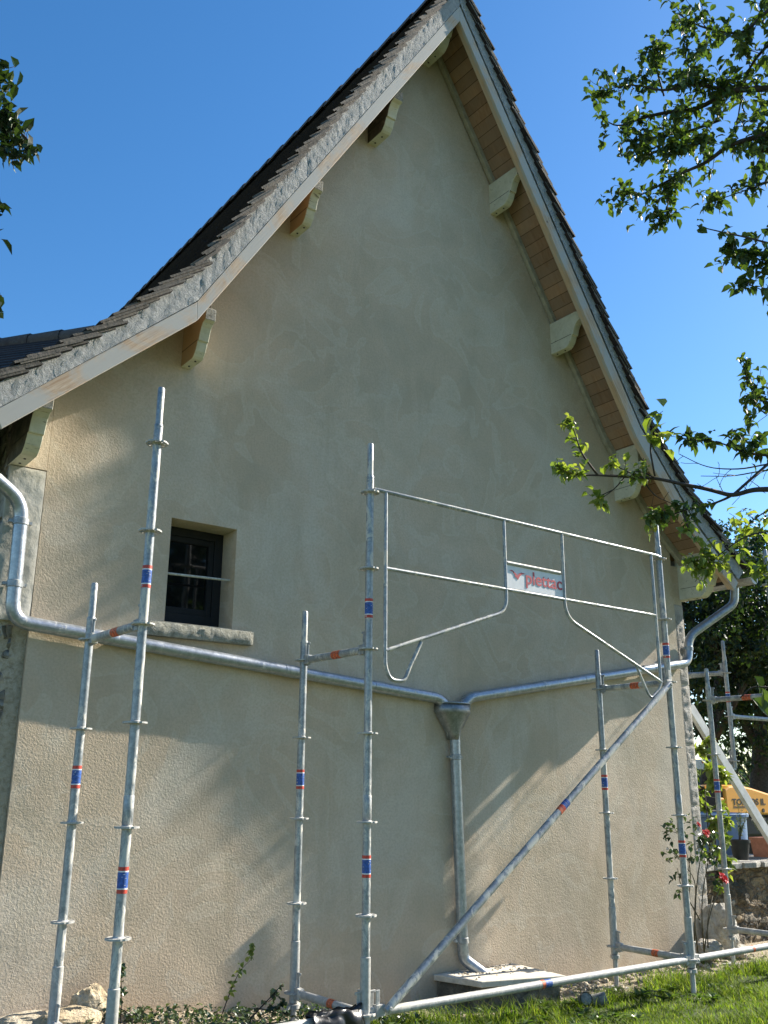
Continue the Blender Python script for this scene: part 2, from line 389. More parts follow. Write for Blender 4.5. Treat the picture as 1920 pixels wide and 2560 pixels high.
def f_ground(nt, b):
    c = coords(nt, world_=True); s = sep(nt, c)
    n = nz(nt, c, 3.0, 5, 0.65); f = nz(nt, c, 45, 5, 0.7); g = nz(nt, c, 160, 3, 0.7)
    grasscol = ramp(nt, f, [(0.3, (0.030,0.048,0.012)), (0.55, (0.075,0.11,0.025)), (0.75, (0.13,0.14,0.05))])
    dirt = ramp(nt, g, [(0.3, (0.26,0.20,0.13)), (0.6, (0.44,0.37,0.26)), (0.8, (0.56,0.50,0.38))])
    edge = mth(nt, 'MULTIPLY_ADD', n, 0.9, s[1])          # y + noise
    near = ramp(nt, mth(nt, 'MULTIPLY_ADD', edge, 0.4, 0.2), [(0.565, 0.0), (0.62, 1.0)])
    far = ramp(nt, mth(nt, 'MULTIPLY', s[1], 0.1), [(0.20, 1.0), (0.24, 0.0)])
    dm = mth(nt, 'MULTIPLY', near, far)
    L(nt, mixc(nt, dm, grasscol, dirt), b.inputs['Base Color']); b.inputs['Roughness'].default_value = 0.95
    bump(nt, b, mth(nt, 'MULTIPLY_ADD', g, 0.4, f), 0.9, 0.03)
groundm = mat('garden_soil_and_turf', f_ground)

# ------------------------------------------------------------------ ground
def gz(x, y):
    t = min(1.0, max(0.0, (x+1.6)/3.2)); t = t*t*(3-2*t)
    z = -0.04*(1-t)-0.29*t
    if y < 0.6: z += 0.07*min(1.0, (0.6-y)/1.2)*t
    return z + 0.025*N3(x*1.3, y*1.3, 3.1) + 0.010*N3(x*6, y*6, 0.3)
g = MB(); NG = 150
ax = [math.copysign(0.055*abs(i)*1.0 + (abs(i)/75.0)**7*330, i) for i in range(-NG//2, NG//2+1)]
gx = [1.5+a for a in ax]; gy = [0.2+a for a in ax]
g.v = [(x, y, gz(x, y) if abs(x-1.5) < 30 and abs(y) < 30 else -0.3) for y in gy for x in gx]
n1 = len(gx)
for j in range(n1-1):
    for i in range(n1-1):
        a = j*n1+i; g.f.append((a, a+1, a+1+n1, a+n1)); g.m.append(0)
tag(build('ground', g, groundm, smooth=True), 'garden ground of turf and pale crumbled mortar', 'ground', kind='structure')

# ------------------------------------------------------------------ the house
HB = V(1.45, 1.1, -0.3)
house = thing('gabled_house', HB, 'tall gabled house with beige rendered end wall and steep tiled roof', 'house')
WY = 1.10; XL, XR = -1.93, 4.80; YB = 11.0
Lsof = [(1.42, 8.30), (-1.0, 4.40), (-1.6, 3.84), (-2.16, 3.31)]     # soffit underside profile
Rsof = [(1.42, 8.30), (3.68, 4.60), (4.39, 3.80), (5.10, 3.24)]
def prof(poly, x):
    P = sorted(poly)
    if x <= P[0][0]: (x0, z0), (x1, z1) = P[0], P[1]
    elif x >= P[-1][0]: (x0, z0), (x1, z1) = P[-2], P[-1]
    else:
        for k in range(len(P)-1):
            if P[k][0] <= x <= P[k+1][0]: (x0, z0), (x1, z1) = P[k], P[k+1]; break
    return z0+(z1-z0)*(x-x0)/(x1-x0)
def zs(x): return prof(Lsof if x < 1.42 else Rsof, x)
WX0, WX1, WZ0, WZ1 = -0.854, -0.358, 2.228, 2.933       # window opening
# gable coat: grid cells with window hole, fine mesh with hand-trowelled unevenness
SX0, SX1 = -1.705, 4.63
def gable_layer(x0, x1, yf, yb, zlow, hole, wav, name, mt):
    xs = sorted(set([x0, x1]+([WX0, WX1] if hole else [])+[x for x in (-1.6, -1.0, 1.42, 3.68, 4.39) if x0 < x < x1]))
    fx = []
    for a, b_ in zip(xs[:-1], xs[1:]):
        k = max(1, int((b_-a)/0.09)); fx += [a+(b_-a)*i/k for i in range(k)]
    fx.append(xs[-1])
    mb = MB(); NZ = 84
    def zrow(x):
        top = zs(x)+0.03; zl = [zlow+(WZ0-zlow)*i/28 for i in range(29)]
        zl += [WZ0+(WZ1-WZ0)*i/8 for i in range(1, 9)]; zl += [WZ1+(max(top, WZ1+0.02)-WZ1)*i/48 for i in range(1, 49)]
        return [min(z, top) if z > WZ1 else z for z in zl]
    rows = [zrow(x) for x in fx]; nzr = len(rows[0])
    def yy(x, z):
        e = 1
        if hole and WX0-0.1 < x < WX1+0.1 and WZ0-0.1 < z < WZ1+0.1: e = 0
        return yf - wav*max(0, e)*(0.6*N3(x*0.9, z*0.9, 5.0)+0.35*N3(x*2.7, z*2.7, 1.0)+0.12*N3(x*7, z*7, 2.0))
    for x, r in zip(fx, rows):
        for z in r: mb.v.append((x, yy(x, z), z))
    for i in range(len(fx)-1):
        for k in range(nzr-1):
            if hole and fx[i] >= WX0-1e-6 and fx[i+1] <= WX1+1e-6 and 28 <= k < 36: continue
            a = i*nzr+k; mb.f.append((a, a+nzr, a+nzr+1, a+1)); mb.m.append(0)
    def side(col, flip):
        o = len(mb.v); c = col*nzr
        for k in range(nzr): x, y, z = mb.v[c+k]; mb.v.append((x, yb, z))
        for k in range(nzr-1):
            f = (c+k, c+k+1, o+k+1, o+k); mb.f.append(f if not flip else f[::-1]); mb.m.append(0)
    side(0, False); side(len(fx)-1, True)
    if hole:
        for (xa, za), (xb, zb) in (((WX0, WZ0), (WX1, WZ0)), ((WX1, WZ0), (WX1, WZ1)), ((WX1, WZ1), (WX0, WZ1)), ((WX0, WZ1), (WX0, WZ0))):
            mb.add([(xa, yf, za), (xb, yf, zb), (xb, 1.42, zb), (xa, 1.42, za)], [(0, 1, 2, 3)])
    return build(name, mb, mt, house, smooth=False)
o = gable_layer(SX0, SX1, WY, 1.135, -0.5, True, 0.014, 'render_coat', stucco)
for p in o.data.polygons: p.use_smooth = True
o.data.set_sharp_from_angle(angle=math.radians(35))
pc_ = MB().prism([(XL+0.004, WY+0.003, 3.088), (SX0-0.002, WY+0.003, 3.088), (SX0-0.002, WY+0.003, zs(SX0)+0.03), (XL+0.004, WY+0.003, zs(XL)+0.03)], (0, 0.06, 0)); build('render_coat', pc_, stucco, house)
# core behind (side walls and back), left flank in rubble
core = MB()
zc = 1.30
def sidewall(x, out, mi):
    core.add([(x, 1.13, -0.6), (x, YB, -0.6), (x, YB, zs(x)+0.05), (x, 1.13, zs(x)+0.05)], [(0, 1, 2, 3) if out > 0 else (3, 2, 1, 0)], mi)
# left flank as rough displaced rubble
fl = MB(); ny, nzz = 90, 70
for j in range(ny+1):
    for k in range(nzz+1):
        y = 1.13+(4.0-1.13)*j/ny; z = -0.5+(3.75+0.5)*k/nzz
        d = 0.03*fbm(y*3.5, z*4.5, 2.0, 4) if j > 0 else 0
        fl.v.append((XL+0.0-d*0.8, y, z))
for j in range(ny):
    for k in range(nzz):
        a = j*(nzz+1)+k; fl.f.append((a, a+1, a+nzz+2, a+nzz+1)); fl.m.append(0)
fl.add([(XL, 4.0, -0.5), (XL, YB, -0.5), (XL, YB, 3.75), (XL, 4.0, 3.75)], [(3, 2, 1, 0)])
build('side_wall', fl, rubble, house)
sidewall(XR-0.005, 1, 0)
core.add([(XL, YB, -0.6), (XR, YB, -0.6), (XR, YB, 3.6), (1.42, YB, 8.3), (XL, YB, 3.5)], [(0, 1, 2, 3, 4)])
build('rear_wall', core, limestone, house)
# quoin strips: rough stones each a part
def rough_block(x0, x1, y0, y1, z0, z1, seed, amp=0.012, n=9):
    mb = MB(); r = rng(seed); ox = r.random()*50
    nx_ = max(3, int((x1-x0)/0.022)); nz_ = max(3, int((z1-z0)/0.022))
    for i in range(nx_+1):
        for k in range(nz_+1):
            x = x0+(x1-x0)*i/nx_; z = z0+(z1-z0)*k/nz_
            ex = min(i, nx_-i, k, nz_-k); d = -amp*0.9 if ex == 0 else amp*fbm(x*16+ox, z*16, ox, 4)
            mb.v.append((x, y0-d, z))
    for i in range(nx_):
        for k in range(nz_):
            a = i*(nz_+1)+k; mb.f.append((a, a+nz_+1, a+nz_+2, a+1)); mb.m.append(0)
    o_ = len(mb.v); border = [(i, 0) for i in range(nx_+1)]+[(nx_, k) for k in range(1, nz_+1)]+[(i, nz_) for i in range(nx_-1, -1, -1)]+[(0, k) for k in range(nz_-1, 0, -1)]
    for (i, k) in border:
        x, _, z = mb.v[i*(nz_+1)+k]; mb.v.append((x, y1, z))
    nb = len(border)
    for q in range(nb):
        i, k = border[q]; i2, k2 = border[(q+1) % nb]
        mb.f.append((i2*(nz_+1)+k2, i*(nz_+1)+k, o_+q, o_+(q+1) % nb)); mb.m.append(0)
    return mb
zq = [(-0.5, 0.24), (0.25, 1.03), (1.04, 1.60), (1.61, 2.18), (2.19, 3.0)]
for i, (a, b_) in enumerate(zq):
    build('quoin_stone', rough_block(SX1+0.004, XR, 1.112, 1.5, a, b_, 10+i, 0.010 if i else 0.014), limestone, house, smooth=True, autosmooth=50)
zq = [(-0.5, 0.5, 0.05), (0.51, 1.0, 0.0), (1.01, 1.42, 0.03), (1.43, 2.12, 0.045), (2.13, 3.08, 0)]
for i, (a, b_, ins) in enumerate(zq):
    top = i == 4
    build('quoin_stone', rough_block(XL+(0 if top else ins*0.3), SX0-0.004-(0 if top else 0.05+ins*0.4), 1.098 if top else 1.125, 1.4, a, b_, 30+i, 0.005 if top else 0.045),
          oldquoin if top else rubble, house, smooth=True, autosmooth=50)
mj = MB().box((XL+0.02, 1.128, -0.5), (SX0-0.002, 1.6, 3.45)); build('mortar_bed', mj, rubblem, house)
mj = MB().box((SX1+0.001, 1.12, -0.5), (XR-0.01, 1.6, 3.4)); build('mortar_bed', mj, stucco, house)
# window
wf = MB(); fy = 1.30
wf.box((WX0, fy, WZ0), (WX0+0.055, fy+0.06, WZ1)); wf.box((WX1-0.055-0.01, fy, WZ0), (WX1, fy+0.06, WZ1))
wf.box((WX0+0.055, fy, WZ1-0.06), (WX1-0.065, fy+0.06, WZ1)); wf.box((WX0+0.055, fy, WZ0), (WX1-0.065, fy+0.06, WZ0+0.10))
win = build('window', wf, darkframe, house, bevel=0.003)
cs = MB(); a0, a1, c0, c1 = WX0+0.055, WX1-0.065, WZ0+0.10, WZ1-0.06
for (p, q) in (((a0, c0), (a0+0.04, c1)), ((a1-0.04, c0), (a1, c1)), ((a0+0.04, c0), (a1-0.04, c0+0.045)), ((a0+0.04, c1-0.04), (a1-0.04, c1))):
    cs.box((p[0], fy+0.012, p[1]), (q[0], fy+0.05, q[1]))
build('casement', cs, darkframe, win, bevel=0.003)
build('pane', MB().box((a0+0.04, fy+0.030, c0+0.045), (a1-0.04, fy+0.036, c1-0.04)), glass, win)
build('unlit_room_sheet', MB().box((WX0-0.02, 1.43, WZ0-0.05), (WX1+0.02, 1.44, WZ1+0.05)), roomdark, win)  # near-black sheet stands for the unlit room behind the pane
build('security_bar', MB().tube([(WX0-0.02, 1.17, 2.562), (WX1+0.0, 1.17, 2.578)], 0.0085, 8), iron, house)
sb = rough_block(-0.988, -0.220, 1.035, 1.35, 2.122, 2.213, 77, 0.009)
build('window_sill', sb, sillstone, house, smooth=True, autosmooth=40)

# roof build-up -----------------------------------------------------------------------------
VY = 0.615                                         # face of the barge boards
def offs(poly, dz): return [(x, z+dz) for x, z in poly]
Lbt = [(1.43, 8.225), (-0.996, 4.30), (-2.024, 3.345), (-2.17, 3.215)]
Lbb = [(1.43, 8.05), (-0.985, 4.165), (-1.585, 3.605), (-2.12, 3.12)]
Rbt = [(1.43, 8.225), (3.66, 4.53), (4.392, 3.71), (5.05, 3.19)]
Rbb = [(1.43, 8.05), (3.60, 4.40), (4.178, 3.74), (4.97, 3.10)]
Lmt = [(1.40, 8.47), (-1.03, 4.53), (-1.60, 3.91), (-2.22, 3.36)]
Rmt = [(1.44, 8.47), (3.74, 4.66), (4.30, 4.03), (5.16, 3.34)]
def resample(poly, n):
    P = [np.array(p, float) for p in poly]; Ls = [0]
    for a, b_ in zip(P[:-1], P[1:]): Ls.append(Ls[-1]+np.linalg.norm(b_-a))
    out = []
    for i in range(n+1):
        d = Ls[-1]*i/n
        for k in range(len(P)-1):
            if d <= Ls[k+1]+1e-9: t = (d-Ls[k])/(Ls[k+1]-Ls[k]); out.append(P[k]*(1-t)+P[k+1]*t); break
    return out
def add_uv(o, axes):                                # simple planar uv along a profile
    me = o.data; uv = me.uv_layers.new(name='UVMap'); org = wpos(o)
    for l in me.loops:
        p = np.array(me.vertices[l.vertex_index].co)+org
        uv.data[l.index].uv = (float(p@axes[0]), float(p@axes[1]))
def strip(name, top, bot, y0, y1, mt, segs):
    for (i0, i1) in segs:
        T = [top[i0], top[i1]]; Bq = [bot[i0], bot[i1]]
        poly = [(T[0][0], y0, T[0][1]), (T[1][0], y0, T[1][1]), (Bq[1][0], y0, Bq[1][1]), (Bq[0][0], y0, Bq[0][1])]
        mb = MB().prism(poly, (0, y1-y0, 0))
        if mb: 
            o = build(name, mb, mt, house, bevel=0.003)
            d = V(T[1][0]-T[0][0], 0, T[1][1]-T[0][1]); d /= np.linalg.norm(d); nn = V(-d[2], 1, d[0])
            add_uv(o, (d, nn))
strip('barge_board', Lbt, Lbb, VY, VY+0.028, barge, [(0, 1), (1, 3)])
RT = [Rbt[0], Rbt[1], Rbt[2], Rbt[3]]
strip('barge_board', Rbt, Rbb, VY, VY+0.028, barge, [(0, 1), (1, 2), (2, 3)])
strip('barge_rafter', offs(Lbt, 0.02), offs(Lbb, 0.015), VY+0.030, VY+0.075, rafterw, [(0, 1), (1, 3)])
strip('barge_rafter', offs(Rbt, 0.02), offs(Rbb, 0.015), VY+0.030, VY+0.075, rafterw, [(0, 1), (1, 2), (2, 3)])
# soffit boarding
for poly in (Lsof, Rsof):
    for a, b_ in zip(poly[:-1], poly[1:]):
        mb = MB().prism([(a[0], VY+0.03, a[1]), (b_[0], VY+0.03, b_[1]), (b_[0], VY+0.03, b_[1]+0.03), (a[0], VY+0.03, a[1]+0.03)], (0, 1.2-VY-0.03, 0))
        o = build('soffit', mb, soffitw, house); d = V(b_[0]-a[0], 0, b_[1]-a[1]); d /= np.linalg.norm(d)
        add_uv(o, (V(0, 1, 0), d))
# cover fillet against the wall (cream)
def fillet(poly, w):
    for a, b_ in zip(poly[:-1], poly[1:]):
        mb = MB().prism([(a[0], 1.045, a[1]-0.002), (b_[0], 1.045, b_[1]-0.002), (b_[0], 1.045, b_[1]-w), (a[0], 1.045, a[1]-w)], (0, 0.045, 0))
        build('wall_fillet', mb, filletm, house, bevel=0.004)
fillet(Lsof[:-1]+[(-1.93, 3.53)], 0.10); fillet(Rsof[:-1]+[(4.80, 3.477)], 0.10)
# verge mortar: displaced strip
def mort(top, bot, seed):
    mb = MB(); n = 220; T = resample(top, n); Bt = resample(bot, n); K = 7
    for i in range(n+1):
        for k in range(K+1):
            p = T[i]*(1-k/K)+Bt[i]*(k/K)
            d = 0.0055*fbm(p[0]*26, p[1]*26, seed, 4)
            mb.v.append((p[0], VY-0.004-max(-0.006, d)+0.0, p[1]))
    for i in range(n):
        for k in range(K):
            a = i*(K+1)+k; mb.f.append((a, a+K+1, a+K+2, a+1)); mb.m.append(0)
    poly = [(p[0], VY+0.012, p[1]) for p in T[::8]]+[(p[0], VY+0.012, p[1]) for p in Bt[::8][::-1]]
    for (a, b_, c, d) in zip(T[:-1:4], T[4::4], Bt[4::4], Bt[:-1:4]):
        mb.prism([(a[0], VY+0.012, a[1]), (b_[0], VY+0.012, b_[1]), (c[0], VY+0.012, c[1]), (d[0], VY+0.012, d[1])], (0, 0.10, 0))
    return build('verge_mortar', mb, mortar, house, smooth=True, autosmooth=60)
mort(offs(Lmt, -0.02), offs(Lbt, 0.004), 1.0); mort(offs(Rmt, -0.02), offs(Rbt, 0.030), 9.0)
# tiles
def tiles(poly, yfront, yback, name, seed, sgn):
    r = rng(seed); mb = MB()
    Ls = sum(math.dist(a, b_) for a, b_ in zip(poly[:-1], poly[1:])); gauge = 0.105; n = int(Ls/gauge)
    P = resample(poly, n)          # from ridge down
    for i in range(1, n+1):
        low = P[i]; up = P[i-1]; d = low-up; d /= np.linalg.norm(d); nn = np.array([-d[1], d[0]])
        if nn[1] < 0: nn = -nn
        off = (i % 2)*0.085; y = yfront
        first = True
        while y < yback:
            w = 0.17 if not (first and i % 2) else 0.085
            jy = r.uniform(-0.022, 0.010) if first else r.uniform(-0.002, 0.002)
            jd = r.uniform(-0.012, 0.012); jt = r.uniform(-0.004, 0.004)
            tl = 0.25; th = 0.015
            p0 = low+d*(0.03+jd)+nn*(0.030+jt); p1 = low+d*(jd+0.03-tl)+nn*(-0.022+jt)
            ya, yb_ = y+jy, y+w-0.003
            q = [(p0[0], p0[1]), (p1[0], p1[1])]; e = nn*th
            mb.add([(p0[0], ya, p0[1]), (p0[0], yb_, p0[1]), (p1[0], yb_, p1[1]), (p1[0], ya, p1[1]),
                    (p0[0]+e[0], ya, p0[1]+e[1]), (p0[0]+e[0], yb_, p0[1]+e[1]), (p1[0]+e[0], yb_, p1[1]+e[1]), (p1[0]+e[0], ya, p1[1]+e[1])],
                   [(0, 1, 2, 3), (7, 6, 5, 4), (0, 4, 5, 1), (3, 7, 4, 0), (1, 5, 6, 2)])
            if first:
                mb.m[-2] = 1
                for lay in (1,):
                    g_ = nn*(-0.018*lay); sh = d*(-0.02*lay+r.uniform(-0.012, 0.012)); ya2 = ya+r.uniform(-0.006, 0.012); a1 = p0+g_+sh; a2 = p1+g_+sh
                    mb.add([(a1[0], ya2, a1[1]), (a1[0], yb_, a1[1]), (a2[0], yb_, a2[1]), (a2[0], ya2, a2[1]),
                            (a1[0]+e[0], ya2, a1[1]+e[1]), (a1[0]+e[0], yb_, a1[1]+e[1]), (a2[0]+e[0], yb_, a2[1]+e[1]), (a2[0]+e[0], ya2, a2[1]+e[1])],
                           [(0, 1, 2, 3), (7, 6, 5, 4), (0, 4, 5, 1), (3, 7, 4, 0), (1, 5, 6, 2)]); mb.m[-2] = 1
            y += w if first else 0.17
            first = False
    return build(name, mb, [tile, tileedge], house)
tiles(Lmt, 0.578, YB, 'roof_tiles', 3, -1); tiles(Rmt, 0.578, YB, 'roof_tiles', 4, 1)
# roof deck so no light leaks
dk = MB()
for poly in (Lmt, Rmt):
    for a, b_ in zip(poly[:-1], poly[1:]):
        dk.prism([(a[0], 0.73, a[1]-0.12), (b_[0], 0.73, b_[1]-0.12), (b_[0], 0.73, b_[1]-0.02), (a[0], 0.73, a[1]-0.02)], (0, YB-0.73, 0))
build('roof_deck', dk, soffitw if False else tile, house)
rd = MB(); y = 0.57
while y < YB:
    pr = []
    for k in range(9):
        an = math.pi*k/8; pr.append((1.42+0.125*math.cos(an), 8.44+0.125*math.sin(an)))
    o_ = len(rd.v); t0, t1 = 0.0, 0.012
    for (yy_, s_) in ((y, 1.10), (y+0.34, 0.97)):
        for (px, pz) in pr: rd.v.append((1.42+(px-1.42)*s_, yy_, 8.44+(pz-8.44)*s_))
        for (px, pz) in pr: rd.v.append((1.42+(px-1.42)*(s_-0.13), yy_, 8.44+(pz-8.44)*(s_-0.13)))
    for k in range(8):
        rd.f.append((o_+k, o_+k+1, o_+18+k+1, o_+18+k)); rd.f.append((o_+9+k+1, o_+9+k, o_+27+k, o_+27+k+1)); rd.f.append((o_+k+1, o_+k, o_+9+k, o_+9+k+1)); rd.m += [0]*3
    y += 0.31
build('ridge_tiles', rd, ridgem, house)

# purlin ends (corbels)
CP = [(0.0, 0.0), (-0.17, 0.0), (-0.19, 0.014), (-0.214, 0.044), (-0.231, 0.084), (-0.237, 0.107), (-0.251, 0.107), (-0.257, 0.130),
      (-0.266, 0.160), (-0.281, 0.195), (-0.303, 0.220), (-0.335, 0.232)]
def corbel(x, zb, w=0.075, name='purlin_end', lab=None, flank=0, ps=1.0):
    top = min(zs(x), zs(x+w)); sl = zs(x), zs(x+w)
    tipz = zb+0.32
    P = [(WY+a*ps+0.06*(k == 0), zb+b_) for k, (a, b_) in enumerate(CP)]+[(WY-0.34*ps, tipz)]
    mb = MB(); n = len(P)
    # full-height body: profile polygon then up to the soffit behind the tip
    poly = P+[(WY-0.28*ps, max(tipz+0.012, zb+0.33)), (WY+0.06, max(tipz+0.012, zb+0.33))]
    mb.prism([(x, a, b_) for a, b_ in poly], (w, 0, 0))
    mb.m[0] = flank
    # tip face is the side quad between the last two profile points
    mb.m[2+n-2] = 1
    zt = zb+0.33; k0 = len(mb.m)
    if min(sl) > zt+0.03:
        mb.add([(x+0.002, WY-0.27*ps, zt-0.02), (x+w-0.002, WY-0.27*ps, zt-0.02), (x+w-0.002, WY+0.05, zt-0.02), (x+0.002, WY+0.05, zt-0.02),
                (x+0.002, WY-0.27*ps, sl[0]), (x+w-0.002, WY-0.27*ps, sl[1]), (x+w-0.002, WY+0.05, sl[1]), (x+0.002, WY+0.05, sl[0])],
               [(0,3,2,1),(4,5,6,7),(0,1,5,4),(1,2,6,5),(2,3,7,6),(3,0,4,7)])
    for q_ in range(k0, len(mb.m)): mb.m[q_] = 3 if flank else 0  # upper block painted shade-dark too, so it does not show sunlit
    o = build(name, mb, [cream, greyend, barewood, shadedflank], house, bevel=0.005)
    build('joint_groove', MB().box((x-0.0015, WY-0.235*ps, zb+0.112), (x+w+0.0015, WY+0.0, zb+0.116)), blackpaint, o)
    for yy_ in (WY-0.05, WY-0.15): build('bolt_head', MB().lathe((x+w/2, yy_, zb), [(0.0, -0.004), (0.008, -0.004), (0.008, 0.001)], 8), blackpaint, o)
    if lab: o['label'] = lab
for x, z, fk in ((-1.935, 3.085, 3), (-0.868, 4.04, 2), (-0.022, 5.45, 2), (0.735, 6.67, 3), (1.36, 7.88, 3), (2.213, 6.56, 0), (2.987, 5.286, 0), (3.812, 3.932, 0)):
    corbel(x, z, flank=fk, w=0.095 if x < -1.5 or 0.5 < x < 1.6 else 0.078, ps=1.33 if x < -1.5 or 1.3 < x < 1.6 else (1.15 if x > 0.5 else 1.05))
# right eave plate: long cream end with ogee
corbel(4.765, 3.05, 0.11, ps=1.35)

# gutters, downpipes, hopper
def gutter(x, z, r=0.062, y0=0.57, y1=YB, mt=zincold):
    mb = MB(); n = 12; prof_ = [(x+r*math.cos(math.pi+math.pi*k/n), z+r*math.sin(math.pi+math.pi*k/n)) for k in range(n+1)]
    prof_ += [(x+(r-0.003)*math.cos(2*math.pi-math.pi*k/n), z+(r-0.003)*math.sin(2*math.pi-math.pi*k/n)) for k in range(n+1)]
    mb.prism([(a, y0, b_) for a, b_ in prof_], (0, y1-y0, 0))
    mb.prism([(x+(r-0.001)*math.cos(math.pi+math.pi*k/n), y0-0.004, z+(r-0.001)*math.sin(math.pi+math.pi*k/n)) for k in range(n+1)], (0, 0.003, 0))
    mb.tube([(x+r, y0, z), (x+r, y1, z)], 0.009, 8); mb.tube([(x-r, y0, z), (x-r, y1, z)], 0.006, 6)
    o = build('gutter', mb, mt, house, smooth=True, autosmooth=35)
    for yy_ in (0.74, 1.45, 2.2, 3.0):
        hk = MB().tube([(x+(r+0.003)*math.cos(math.pi+math.pi*k/10), yy_, z+(r+0.003)*math.sin(math.pi+math.pi*k/10)) for k in range(11)], 0.006, 6)
        build('gutter_hook', hk, mt, o)
gutter(5.27, 3.255); gutter(-2.25, 3.255)
PR = 0.042
def pipe(name, pts, rad, mt, collars, feet=None):
    path = roundpath(pts, rad, 7); mb = MB().tube(path, PR, 20)
    o = build(name, mb, mt, house, smooth=True, autosmooth=50)
    for (c, d) in collars:
        c = np.array(c, float); d = np.array(d, float); d /= np.linalg.norm(d)
        cm = MB().tube([c-d*0.022, c-d*0.018, c+d*0.018, c+d*0.022], [PR+0.001, PR+0.005, PR+0.005, PR+0.001], 20)
        e = np.cross(d, V(0, 1, 0)); e /= np.linalg.norm(e)
        for s_ in (-1, 1): cm.obox(c+e*s_*(PR+0.012)+V(0, 0.012, 0), (e, V(0, 1, 0), d), (0.014, 0.016, 0.009))
        build('pipe_collar', cm, galv, o, smooth=True, autosmooth=40)
    return o
PY = WY-0.055
pl = [(-2.25, PY-0.1, 3.20), (-2.25, PY-0.08, 3.08), (-1.845, PY, 2.84), (-1.83, PY, 2.12), (-0.9, PY, 2.045), (1.44, PY, 1.862), (1.53, PY, 1.79)]
def lerp(a, b_, t): return np.array(a)*(1-t)+np.array(b_)*t
pipe('downpipe', pl, 0.11, zinc, [(lerp(pl[2], pl[3], 0.17), (0, 0, 1)), (lerp(pl[2], pl[3], 0.70), (0, 0, 1))])
sl_ = MB()
for t in (0.42, 0.75):
    c = lerp(pl[4], pl[5], t); d = V(*(np.array(pl[5])-np.array(pl[4]))); d /= np.linalg.norm(d)
    build('pipe_sleeve', MB().tube([c-d*0.05, c+d*0.05], PR+0.0025, 20), zinc, house, smooth=True, autosmooth=40)
pr_ = [(5.27, 0.80, 3.20), (5.27, 0.82, 3.03), (4.74, PY, 2.66), (4.72, PY, 2.40), (1.76, PY, 1.885), (1.665, PY, 1.79)]
pipe('downpipe', pr_, 0.12, zinc, [(lerp(pr_[2], pr_[3], 0.45), (0, 0, 1))])
sl_ = MB()
for t in (0.18, 0.52, 0.70):
    c = lerp(pr_[3], pr_[4], t); d = np.array(pr_[4])-np.array(pr_[3]); d /= np.linalg.norm(d)
    build('pipe_sleeve', MB().tube([c-d*0.05, c+d*0.05], PR+0.0025, 20), zinc, house, smooth=True, autosmooth=40)
# hopper
hx = 1.595
hm = MB()
HN = 15
def ring4(w, d, z, yc): return [(hx-w*math.cos(math.pi*k/(HN-3)), yc+d-2.0*d*math.sin(math.pi*k/(HN-3))**0.8, z) for k in range(HN-2)]+[(hx+w*0.5, yc+d, z), (hx-w*0.5, yc+d, z)]
lv = [(0.165, 0.066, 1.825, WY-0.08), (0.168, 0.070, 1.76, WY-0.08), (0.160, 0.066, 1.75, WY-0.079), (0.055, 0.042, 1.60, WY-0.06), (0.046, 0.040, 1.55, WY-0.058)]
for i, (w, d, z, yc) in enumerate(lv):
    hm.v += ring4(w, d, z, yc)
    if i:
        for k in range(HN): hm.f.append(((i-1)*HN+k, i*HN+k, i*HN+(k+1) % HN, (i-1)*HN+(k+1) % HN)); hm.m.append(0)
hopm = mat('dull_zinc', f_galv((0.20,0.21,0.21), (0.36,0.37,0.37), 0.1, 0.42, 0.7))
hop = build('rain_hopper', hm, hopm, house, smooth=True, autosmooth=40)
hop.modifiers.new('thick', 'SOLIDIFY').thickness = 0.003
build('hopper_rim', MB().tube([np.array(p) for p in ring4(0.167, 0.070, 1.828, WY-0.08)[:HN-2]], 0.006, 8), zinc, hop)
pd = [(1.60, PY, 1.60), (1.645, PY, 0.06), (1.655, PY, -0.02), (1.79, PY-0.10, -0.135)]
pipe('downpipe', pd, 0.09, zinc, [((1.606, PY, 1.42), (0, 0, 1)), ((1.643, PY, 0.11), (0, 0, 1))])

# ------------------------------------------------------------------ outbuilding behind left
OB = V(-5.0, 6.0, -0.3)
ob = thing('outbuilding', OB, 'low outbuilding with dark tiled roof behind the left eave', 'outbuilding')
rz = AT(150, 842, 3.4)[2]
p1 = AT(158, 846, 3.4); d2 = ray(-60, 885); p2 = CAM+d2*((p1[2]-0.05-CAM[2])/d2[2])
dd = p2-p1; dd[2] = 0; dd /= np.linalg.norm(dd); q = V(dd[1], -dd[0], 0); q = q if q[1] < 0 else -q
mb = MB(); r0 = p1-dd*1.0; r1 = p1+dd*6; r0[2] = r1[2] = p1[2]
for s_ in (1, -1):
    e = q*s_*2.4+V(0, 0, -1.7)
    for k in range(16):
        a = e*(k/16.0); b_ = e*((k+1)/16.0); nn = V(0, 0, 0.018)
        mb.add([r0+a+nn*0.2, r1+a+nn*0.2, r1+b_+nn, r0+b_+nn, r0+a-nn*2, r1+a-nn*2, r1+b_-nn*1, r0+b_-nn*1], [(0,1,2,3),(7,6,5,4),(3,2,6,7),(0,3,7,4),(1,5,6,2)])
build('roof', mb, tile, ob)
mb = MB()
k = 0.0
while k < 6.8:
    mb.tube([r0+dd*k+V(0, 0, -0.02), r0+dd*(k+0.36)+V(0, 0, -0.02)], [0.10, 0.088], 12); k += 0.33
build('ridge_tiles', mb, ridgem, ob, smooth=True, autosmooth=40)
mb = MB(); w0 = q*2.2; 
base = [r0+w0, r1+w0, r1-w0, r0-w0]
vb = [V(p[0], p[1], -0.4) for p in base]; vt = [V(p[0], p[1], p1[2]-1.62) for p in base]
mb.add(vb+vt+[r0, r1], [(0,1,5,4),(1,2,6,9,5),(2,3,7,6),(3,0,4,8,7)])
build('wall', mb, rubble, ob)

